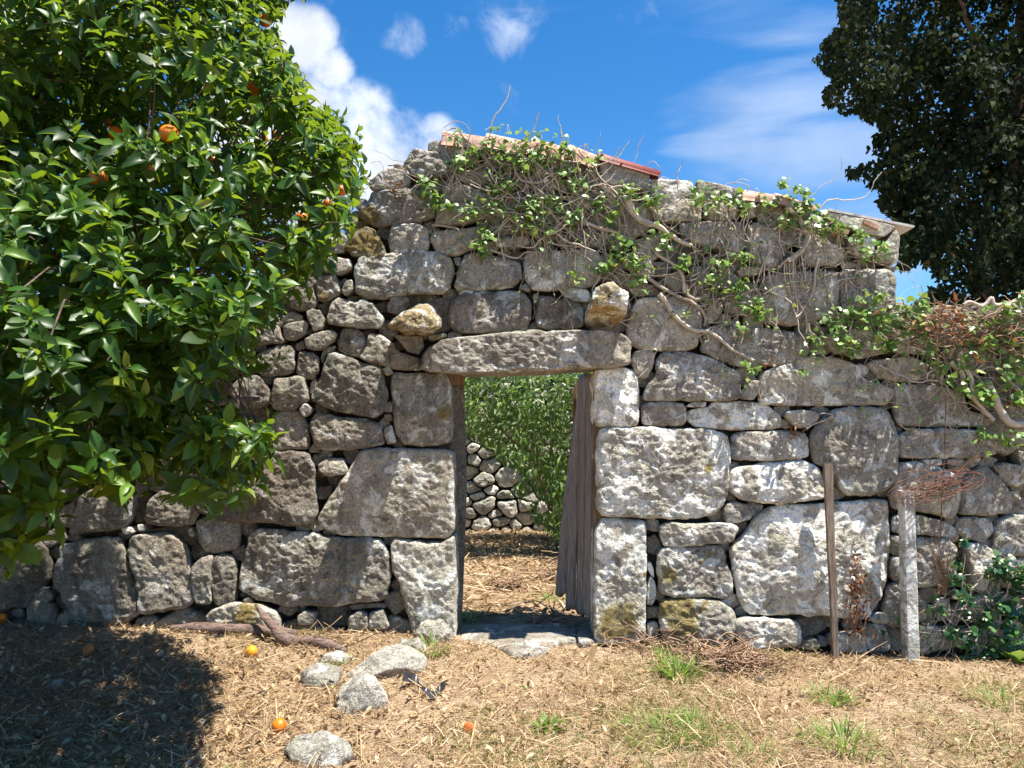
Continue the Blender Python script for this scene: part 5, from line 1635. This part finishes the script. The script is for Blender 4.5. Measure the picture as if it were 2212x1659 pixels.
dv_ = thing('dry_vine_tangle', 'heap of dry brown twigs and withered red leaves lying on the garden wall top', 'dead vines', at(2060, 690, -0.1))
A_ = Acc()
for k in range(330):
    p = at(rng.uniform(1960, 2250), rng.normal(712, 26), -rng.uniform(0.02, 0.14))
    ang = rng.normal(0, .5) + (np.pi if rng.random() < .5 else 0)
    P = [p.copy()]
    for s in range(int(rng.integers(4, 10))):
        ang += rng.normal(0, .38)
        p = p + np.array((math.cos(ang), rng.normal(0, .15), math.sin(ang) * .8)) * 0.024
        P.append(p.copy())
    A_.add(*tube(np.array(P), rng.uniform(.0018, .0045), 4))
V, F = A_.arrays()
part('twigs', V, F, M['twig'], dv_, kind='stuff')
T = np.array([at(px + rng.normal(0, 22), py + rng.normal(0, 17), -rng.uniform(.1, .24)) for px, py, m_ in ((2048, 672, 30), (2070, 705, 20), (2090, 740, 12), (1950, 690, 6), (2010, 690, 8), (2180, 720, 6)) for _ in range(m_)])
L = unit(rng.normal(size=T.shape) + np.array((0, -.4, -.3)))
foliage(dv_, 'red', DRYL, L, rng.normal(size=T.shape) + np.array((0, -.5, .5)), T, rng.uniform(.035, .07, len(T)), M['red_leaf'], 140, 'dead_leaves')

wf = thing('withered_plant', 'withered brown upright plant before the giant block, right of the wooden stake', 'dead plant', ground_at(1855, 1385))
A_ = Acc()
for k in range(9):
    P = np.array([at(1856 + rng.normal(0, 10), 1385, -.08), at(1850 + rng.normal(0, 16), 1300, -.07), at(1850 + rng.normal(0, 14), 1180 + rng.uniform(0, 90), -.06)])
    A_.add(*tube(smooth_path(P, 5), 0.0025, 4))
V, F = A_.arrays()
part('stems', V, F, M['twig'], wf)
ty = rng.beta(1.4, 1.2, 190) * 180 + 1195
T = np.array([at(1852 + rng.normal(0, 5 + 14 * (t_ - 1195) / 180), t_, -rng.uniform(.05, .13)) for t_ in ty])
L = unit(rng.normal(size=T.shape) + np.array((0, -.4, -.2)))
foliage(wf, 'dead', DRYL, L, rng.normal(size=T.shape) + np.array((0, -.5, .5)), T, rng.uniform(.02, .045, len(T)), M['red_leaf'], 150, 'dead_leaves')
w2 = thing('withered_plant', 'dry brown seedling sprays on the garden wall, right of the concrete post', 'dead plant', at(2050, 1220, -.03))
A_ = Acc()
for k in range(34):
    p = at(2035 + rng.normal(0, 8), 1285, -.04)
    q = at(2035 + rng.normal(0, 26), 1150 + rng.uniform(0, 70), -.07)
    A_.add(*tube(smooth_path(np.array([p, (p + q) / 2 + rng.normal(0, .02, 3), q]), 4), 0.0018, 4))
V, F = A_.arrays()
part('stems', V, F, M['twig'], w2)
T = np.array([at(2035 + rng.normal(0, 24), rng.uniform(1150, 1290), -rng.uniform(.05, .1)) for _ in range(110)])
L = unit(rng.normal(size=T.shape) + np.array((0, -.3, .2)))
foliage(w2, 'dead', NARROW, L, rng.normal(size=T.shape), T, rng.uniform(.015, .035, len(T)), M['red_leaf'], 0, 'dead_leaves')
# small red and yellow leaves caught on the wall face
for (px, py, nn, mat, lab) in ((1715, 932, 10, 'red_leaf', 'little fan of dead brown leaves on the wall between two blocks right of the door'), (1660, 790, 6, 'red_leaf', 'small dead red leaf spray on the wall below the lowest ivy stem'),
                               (855, 398, 12, 'red_leaf', 'clump of dead red leaves lying on the left gable step')):
    t_ = thing('dead_leaf_spray', lab, 'dead leaves', at(px, py, -.05))
    T = np.array([at(px + rng.normal(0, 10), py + rng.normal(0, 6), -rng.uniform(.05, .1)) for _ in range(nn)])
    foliage(t_, 'x', DRYL, unit(rng.normal(size=T.shape) + np.array((0, -.3, -.2))), rng.normal(size=T.shape) + np.array((0, -.6, .4)), T, rng.uniform(.03, .055, nn), M['red_leaf'], 300)
# ------------------------------------------------------------------ fallen oranges, rocks, driftwood, litter
def ground_orange(px, py, r_px, mat, label, squash=0.95, sink=0.15, name='fallen_orange'):
    g_ = ground_at(px, py + r_px * 0.8)
    d = np.linalg.norm(g_ - CAM)
    r = r_px / FPX * d
    V, F = fruit_mesh(r, int(px), squash)
    rot = np.array(Euler((rng.uniform(0.6, 1.6), rng.uniform(-1, 1), 0)).to_matrix())
    o = part(name, V @ rot.T + g_ + np.array((0, 0, r * (1 - sink))), F, M[mat], None)
    tag(o, label, 'orange', 'oranges fallen on the ground')


ground_orange(543, 1409, 11.5, 'orange_yellow', 'yellow orange fallen beside the driftwood branch')
ground_orange(603, 1570, 14, 'orange', 'bright orange fruit lying on the straw left of the two front rocks')
ground_orange(2, 1338, 9, 'orange', 'orange lying in the shade at the left edge below the wall')
ground_orange(1013, 1574, 12, 'orange_dry', 'shrivelled split orange on the straw in front of the doorway', 0.6, 0.25)
ground_orange(190, 1408, 11, 'orange_dry', 'dark dried orange shell in the tree shadow', 0.8, 0.2)
for px, py, lab in ((417, 1470, 'tiny green unripe orange on the edge of the tree shadow'), (1135, 1486, 'tiny yellow green fruit fallen below the doorway'), (717, 1486, 'tiny unripe fruit among leaves beside the front rock')):
    ground_orange(px, py, 4.0, 'unripe', lab, 1.0, 0.1)


def rock(px, py, wpx, hpx, label, mat='pale', col=(0.5, 0.1, 0.75), seed=1, ang=0.0, depth=0.8, peak=0.0):
    g_ = ground_at(px, py + hpx * 0.42)
    d = np.linalg.norm(g_ - CAM)
    a = wpx / FPX * d / 2
    b = a * depth
    hgt = hpx / FPX * d * 0.62
    bm = bmesh.new()
    bmesh.ops.create_icosphere(bm, subdivisions=5, radius=1)
    P = np.array([v.co for v in bm.verts])
    Fc = np.array([[v.index for v in f.verts] for f in bm.faces])
    bm.free()
    rr = np.random.default_rng(seed)
    Q = P.copy()
    for _ in range(9):                      # knock flat facets off
        n_ = unit(rr.normal(size=3) + np.array((0, 0, .35)))
        h = rr.uniform(0.62, 0.88)
        s = Q @ n_ - h
        Q = Q - np.maximum(s, 0)[:, None] * n_ * 0.9
    Q = Q + P * (fbm(P + seed, 1.6, 3, seed) * 0.30 + fbm(P + seed, 7, 3, seed + 4) * 0.10)[:, None]
    Q = Q * np.array((a, b, hgt))
    Q[:, 2] += peak * hgt * np.exp(-((Q[:, 0] / a - 0.2) / 0.4) ** 2) * (Q[:, 2] > 0)
    ca, sa = math.cos(ang), math.sin(ang)
    Q[:, :2] = Q[:, :2] @ np.array([[ca, sa], [-sa, ca]])
    o = part('rock', Q + g_ + np.array((0, b * 0.9, hgt * 0.02)), Fc, M[mat], None)
    o.color = (*col, 1)
    tag(o, label, 'rock', 'rocks lying before the wall')


rock(762, 1505, 122, 92, 'grey peaked rock beside the black plastic strip', col=(0.36, 0.05, 0.46), seed=4, ang=0.25, peak=0.25)
rock(676, 1628, 132, 72, 'flat white grey rock at the bottom edge of the view', col=(0.42, 0.05, 0.52), seed=9, ang=-0.15)
rock(688, 1460, 92, 66, 'dull low rock half sunk in straw behind the peaked rock', col=(0.34, 0.1, 0.46), seed=14)
rock(828, 1432, 175, 80, 'long pale ridged rock between the doorway and the peaked rock', col=(0.34, 0.1, 0.45), seed=21, ang=0.5, depth=0.6)
rock(886, 1395, 84, 58, 'rounded brownish rock at the foot of the left door jamb', mat='stone', col=(0.45, 0.2, 0.62), seed=27)
rock(722, 1420, 74, 36, 'small low rock with grass growing on it behind the dull rock', col=(0.34, 0.2, 0.46), seed=31)
rock(100, 1480, 46, 22, 'small grey rock lying in the tree shadow', mat='stone', col=(0.4, 0.1, 0.5), seed=35)
rock(560, 1330, 130, 44, 'mossy rock along the wall foot behind the driftwood', mat='stone', col=(0.4, 0.5, 0.55), seed=41)
rock(1645, 1470, 26, 16, 'small dark stone chip by the dry twig heap', mat='stone', col=(0.3, 0.1, 0.3), seed=45)
rock(1740, 1503, 20, 12, 'tiny dark grey stone on the straw right of the twig heap', mat='stone', col=(0.3, 0.1, 0.35), seed=47)


def log(pts, r, label, seed):
    P = []
    for px, py, h in pts:
        g_ = ground_at(px, py)
        P.append(g_ + np.array((0, 0, h)))
    P = smooth_path(np.array(P), 10)
    n, seg = len(P), 14
    V, F = tube(P, np.interp(np.linspace(0, 1, len(r)), np.linspace(0, 1, len(r)), r) if len(r) == n else np.interp(np.linspace(0, 1, n), np.linspace(0, 1, len(r)), r), seg)
    V = V + np.stack((fbm(V, 8, 3, seed), fbm(V, 10, 3, seed + 3), fbm(V * np.array((.5, 1, 2)), 16, 3, seed + 6)), -1) * 0.035
    caps = np.array([np.arange(seg)[::-1], np.arange(seg) + (n - 1) * seg])
    o = part('driftwood', V, [F, caps], M['log'], None)
    tag(o, label, 'dead branch')


log([(368, 1362, .02), (430, 1366, .03), (500, 1368, .03), (575, 1372, .03), (640, 1375, .02)], (0.022, 0.040, 0.042, 0.036, 0.025), 'straight grey brown branch lying flat at the foot of the wall', 3)
log([(552, 1372, .21), (585, 1385, .12), (620, 1398, .05), (660, 1398, .04), (710, 1402, .03), (745, 1412, .02)], (0.012, 0.030, 0.045, 0.046, 0.036, 0.02), 'curved bleached branch with one end raised, crossing the flat branch', 8)
# dry stalks above the curved branch
st_ = thing('dry_stalks', 'thin dry yellow stalks sticking up behind the curved branch', 'dead stalks', ground_at(690, 1380))
A_ = Acc()
for k in range(26):
    a = ground_at(690 + rng.normal(0, 40), 1388 + rng.normal(0, 8))
    hd = np.array((rng.normal(-.2, .5), rng.normal(-.1, .3), rng.uniform(.05, .5)))
    b = a + hd * rng.uniform(.15, .45)
    A_.add(*tube(smooth_path(np.array([a, (a + b) / 2 + rng.normal(0, .03, 3), b]), 4), rng.uniform(.002, .0045), 4))
V, F = A_.arrays()
part('stalks', V, F, M['straw'], st_, kind='stuff')


def twig_pile(px, py, wpx, hpx, n, label, mats=('twig',), r=(.0022, .005), curl=0.45, lseg=0.028, name='twig_pile'):
    g_ = ground_at(px, py)
    d = np.linalg.norm(g_ - CAM)
    w_, h_ = wpx / FPX * d / 2, hpx / FPX * d
    t_ = thing(name, label, 'twigs', g_)
    A_ = Acc()
    for k in range(n):
        u = rng.normal(0, .5)
        p = g_ + np.array((u * w_, rng.normal(0, .4) * w_ * .5, 0))
        p[2] = float(gz(p[0:1], p[1:2])[0]) + abs(rng.normal(0, .45)) * h_ * max(0.1, 1 - u * u) + .004
        ang, pit = rng.uniform(0, 6.28), rng.normal(0, .35)
        P = [p.copy()]
        c = rng.normal(0, curl)
        for s in range(int(rng.integers(5, 14))):
            ang += c * .6 + rng.normal(0, .25)
            pit = pit * .8 + rng.normal(0, .25)
            p = p + np.array((math.cos(ang), math.sin(ang), math.sin(pit))) * lseg
            p[2] = max(p[2], float(gz(p[0:1], p[1:2])[0]) + .003)
            P.append(p.copy())
        A_.add(*tube(np.array(P), rng.uniform(*r), 5))
    V, F = A_.arrays()
    part('twigs', V, F, M[mats[0]], t_, kind='stuff')
    return t_


twig_pile(1575, 1440, 190, 30, 300, 'heap of curly dry vine twigs on the ground right of the doorway')
twig_pile(1420, 1395, 150, 16, 130, 'loose dry twigs along the wall foot just right of the doorway')
twig_pile(1105, 1272, 90, 26, 110, 'small heap of dry twigs in the sun beyond the door sill', lseg=.022, r=(.003, .006))
twig_pile(1195, 1255, 50, 46, 90, 'shaded brown twig heap beyond the sill beside the door leaf', lseg=.025, r=(.003, .006))
twig_pile(1180, 1345, 60, 14, 70, 'scatter of dry leaves and twigs right behind the sill', lseg=.03)

# wood chip, plastic strip, stone flakes
g_ = ground_at(1278, 1424)
V, F = prism(np.array([(-.030, 0), (.012, -.005), (.034, .07), (.042, .105), (.012, .10), (-.018, .055)]), -.008, .008)
tag(part('wood_chip', V + g_, F, M['raw_wood'], None, smooth=False), 'pale split wood chip standing on the ground right of the door sill', 'wood chip')
pl = [(868, 1500), (872, 1490), (895, 1480), (905, 1486), (906, 1500), (918, 1515), (938, 1512), (950, 1498), (962, 1505)]
P = smooth_path(np.array([ground_at(x_, y_) + (0, 0, .035 + .03 * math.sin(i_ * 1.7)) for i_, (x_, y_) in enumerate(pl)]), 6)
w_ = 0.022 * (1 + .5 * np.sin(np.linspace(0, 9, len(P))))
rows = [P + np.stack((0 * w_, w_ * s_, w_ * (.6 * s_ + .4 * abs(s_))), -1) for s_ in (-1, -.3, .3, 1)]
V = np.stack(rows, 1).reshape(-1, 3)
n = len(P)
i = (np.arange(n - 1)[:, None] * 4 + np.arange(3)[None]).ravel()
F = np.stack((i, i + 4, i + 5, i + 1), -1)
nrm_off = np.array((0.0, 0.0015, -0.002))
V2 = np.vstack((V, V + nrm_off))
tag(part('plastic_strip', V2, np.vstack((F, F[:, ::-1] + len(V))), M['plastic'], None), 'crumpled strip of black plastic film lying right of the peaked rock', 'plastic strip')

# ------------------------------------------------------------------ grass tufts and weeds
def tuft(px, py, n, h, spread, label, mat='grass', name='grass_tuft', tpl=BLADE, group='green tufts on the dry ground', wide=1.0):
    g_ = ground_at(px, py)
    t_ = thing(name, label, 'grass' if name == 'grass_tuft' else 'weed', g_, group)
    a = rng.uniform(0, 6.28, n)
    r = spread * np.sqrt(rng.random(n))
    T = np.stack((g_[0] + r * np.cos(a), g_[1] + r * np.sin(a), np.zeros(n)), -1)
    T[:, 2] = gz(T[:, 0], T[:, 1])
    L = unit(np.stack((np.cos(a) * .5 + rng.normal(0, .3, n), np.sin(a) * .5 + rng.normal(0, .3, n), rng.uniform(.6, 1.2, n)), -1))
    Z = h * rng.uniform(.5, 1.15, n)
    Mx = frame(L, np.stack((-np.cos(a), -np.sin(a), 0 * a + .3), -1)) * Z[:, None, None]
    Mx[:, :, 1] *= wide
    V, F = inst(tpl[0], tpl[1], Mx, T)
    part('blades', V, F, M[mat], t_, kind='stuff')


def fern(px, py, n, size, label):
    g_ = ground_at(px, py)
    t_ = thing('fern', label, 'fern', g_, 'green tufts on the dry ground')
    for k in range(n):
        a = k * 2.4 + rng.uniform(0, .8)
        up = rng.uniform(.5, 1.1)
        hd = unit(np.array((math.cos(a), math.sin(a), up)))
        ts = np.linspace(0, 1, 12)
        P = g_ + hd * (ts[:, None] * size) + np.array((0, 0, -1)) * (ts[:, None] ** 2) * size * .35
        T, L, Z = [], [], []
        side = unit(np.cross(hd, np.array((0, 0, 1))))
        for i_, s in enumerate(ts[2:]):
            for sg in (-1, 1):
                T.append(P[i_ + 2]); L.append(side * sg + hd * .5); Z.append(size * .30 * (1.15 - s))
        Mx = frame(unit(np.array(L)), np.array((0, 0, 1.0)) + np.zeros((len(T), 3))) * np.array(Z)[:, None, None]
        A_ = Acc()
        A_.add(*inst(NARROW[0], NARROW[1], Mx, np.array(T)))
        A_.add(*tube(P, 0.0014, 4))
        V, F = A_.arrays()
        part('frond', V, F, M['grass'], t_)


tuft(1470, 1462, 110, .15, .13, 'bright green grass tuft in front of the curly twig heap', wide=1.5)
fern(1478, 1445, 7, .17, 'bright green fern sprig rising behind the grass tuft by the twig heap')
fern(1462, 1560, 8, .13, 'yellow green fern sprig on the open straw in the right foreground')
tuft(1430, 1590, 330, .09, .24, 'patch of grey green grass left of the foreground fern')
tuft(1500, 1585, 240, .10, .20, 'loose green grass right of the foreground fern')
tuft(1800, 1520, 110, .13, .10, 'green grass clump in line below the wooden stake')
tuft(1640, 1640, 60, .10, .12, 'thin grass clump at the bottom edge, right of centre')
tuft(1820, 1610, 200, .12, .18, 'grass clump low in the right foreground')
tuft(930, 1412, 60, .13, .10, 'bright green weed tuft between the pale ridged rock and the door sill', wide=1.8)
tuft(735, 1432, 45, .08, .07, 'small yellow green tuft growing on the small low rock', wide=1.6)
tuft(298, 1335, 26, .10, .05, 'little leafy weed at the wall foot under the left blocks', name='weed', tpl=NARROW, wide=2.2)
tuft(115, 1330, 30, .16, .05, 'pale leafy weed beside the small upright stone at far left', name='weed', tpl=NARROW, wide=2.0)
tuft(2195, 1430, 34, .16, .08, 'broad leaved green weed at the right edge below the ivy', name='weed', tpl=NARROW, wide=2.6)
tuft(1182, 1575, 40, .07, .06, 'small bright weed in the centre foreground', name='weed', tpl=NARROW, wide=1.5)
tuft(1010, 1340, 70, .14, .12, 'fresh grass just inside the doorway by the left reveal')
tuft(1190, 1300, 60, .12, .14, 'sparse grass inside the doorway near the door leaf')
tuft(2150, 1520, 120, .10, .14, 'thin green grass near the right edge below the ivy foot')
tuft(1660, 1395, 30, .10, .08, 'small green weed between the mossy foundation and the twig heap', name='weed', tpl=NARROW, wide=1.6)
tuft(1435, 1420, 26, .10, .05, 'green leaf blades at the mossy foundation stone', wide=2.0)

# ------------------------------------------------------------------ straw, fallen leaves and sparse grass: nobody could count them
def scatter(n, x0, x1, y0, y1, dens=None):
    P = np.stack((rng.uniform(x0, x1, n * 3), rng.uniform(y0, y1, n * 3)), -1)
    if dens is not None:
        P = P[rng.random(len(P)) < dens(P)]
    return P[:n]


def lay(P, tpl, size, pitch, mat, name, lift=0.004, wide=1.0):
    n = len(P)
    a = rng.uniform(0, 6.28, n)
    L = unit(np.stack((np.cos(a), np.sin(a), np.abs(rng.normal(0, pitch, n))), -1))
    T = np.column_stack((P, gz(P[:, 0], P[:, 1]) + lift + np.abs(rng.normal(0, .008, n))))
    Mx = frame(L, np.array((0, 0, 1.0)) + rng.normal(0, .35, (n, 3))) * size[:, None, None]
    Mx[:, :, 1] *= wide
    V, F = inst(tpl[0], tpl[1], Mx, T)
    tag(part(name, V, F, mat, None), kind='stuff')


P_ = lambda P: np.column_stack((P, np.zeros(len(P))))
open_ = lambda P: np.clip(0.65 + fbm(P_(P), 1.6, 3, 8) * 1.6, 0.15, 1) * ((P[:, 1] < -0.03) | (P[:, 1] > 0.48) | ((P[:, 0] > -.33) & (P[:, 0] < .6) & (np.abs(P[:, 1]) > .33)))
STRAW = leaf_tpl([0.5, 0.5, 0.3], 0.12, 0.3, 0.035)
P = scatter(105000, -3.6, 3.9, -3.0, 0.02, open_)
lay(P, STRAW, rng.gamma(2.0, .021, len(P)) + .012, 0.32, M['straw'], 'straw')
P = scatter(14000, -1.6, 1.6, 0.4, 6.4, open_)
lay(P, STRAW, rng.gamma(3, .04, len(P)) + .02, 0.16, M['straw'], 'straw', wide=1.4)
shade_ = lambda P: np.clip(np.exp(-(((P[:, 0] + 2.6) / 1.7) ** 2 + ((P[:, 1] + 1.6) / 1.6) ** 2)) + 0.16, 0, 1) * (P[:, 1] < -0.04)
P = scatter(5200, -4.2, 3.9, -3.0, 0.0, shade_)
lay(P, DRYL, rng.uniform(.018, .055, len(P)), 0.3, M['litter'], 'fallen_leaves', .006)
P = scatter(9000, -3.6, 3.9, -3.0, -0.04, open_)
lay(P, DRYL, rng.uniform(.010, .03, len(P)), 0.35, M['litter'], 'leaf_chips', .006)
P = scatter(900, -1.5, 1.5, 0.5, 6.3)
lay(P, DRYL, rng.uniform(.03, .09, len(P)), 0.3, M['litter'], 'fallen_leaves', .006)
gr = lambda P: np.clip(fbm(P_(P), 1.2, 3, 51) * 6 - 0.2 + 0.3 * (P[:, 0] > 0), 0, 1) * open_(P)
P = scatter(19000, -3.6, 3.9, -3.0, -0.05, gr)
n = len(P)
a = rng.uniform(0, 6.28, n)
T = np.column_stack((P, gz(P[:, 0], P[:, 1])))
L = unit(np.stack((rng.normal(0, .5, n), rng.normal(0, .5, n), rng.uniform(.5, 1.1, n)), -1))
Mx = frame(L, np.stack((np.cos(a), np.sin(a), 0 * a), -1)) * rng.uniform(.02, .07, n)[:, None, None]
V, F = inst(BLADE[0], BLADE[1], Mx, T)
tag(part('sparse_grass', V, F, M['grass'], None), kind='stuff')
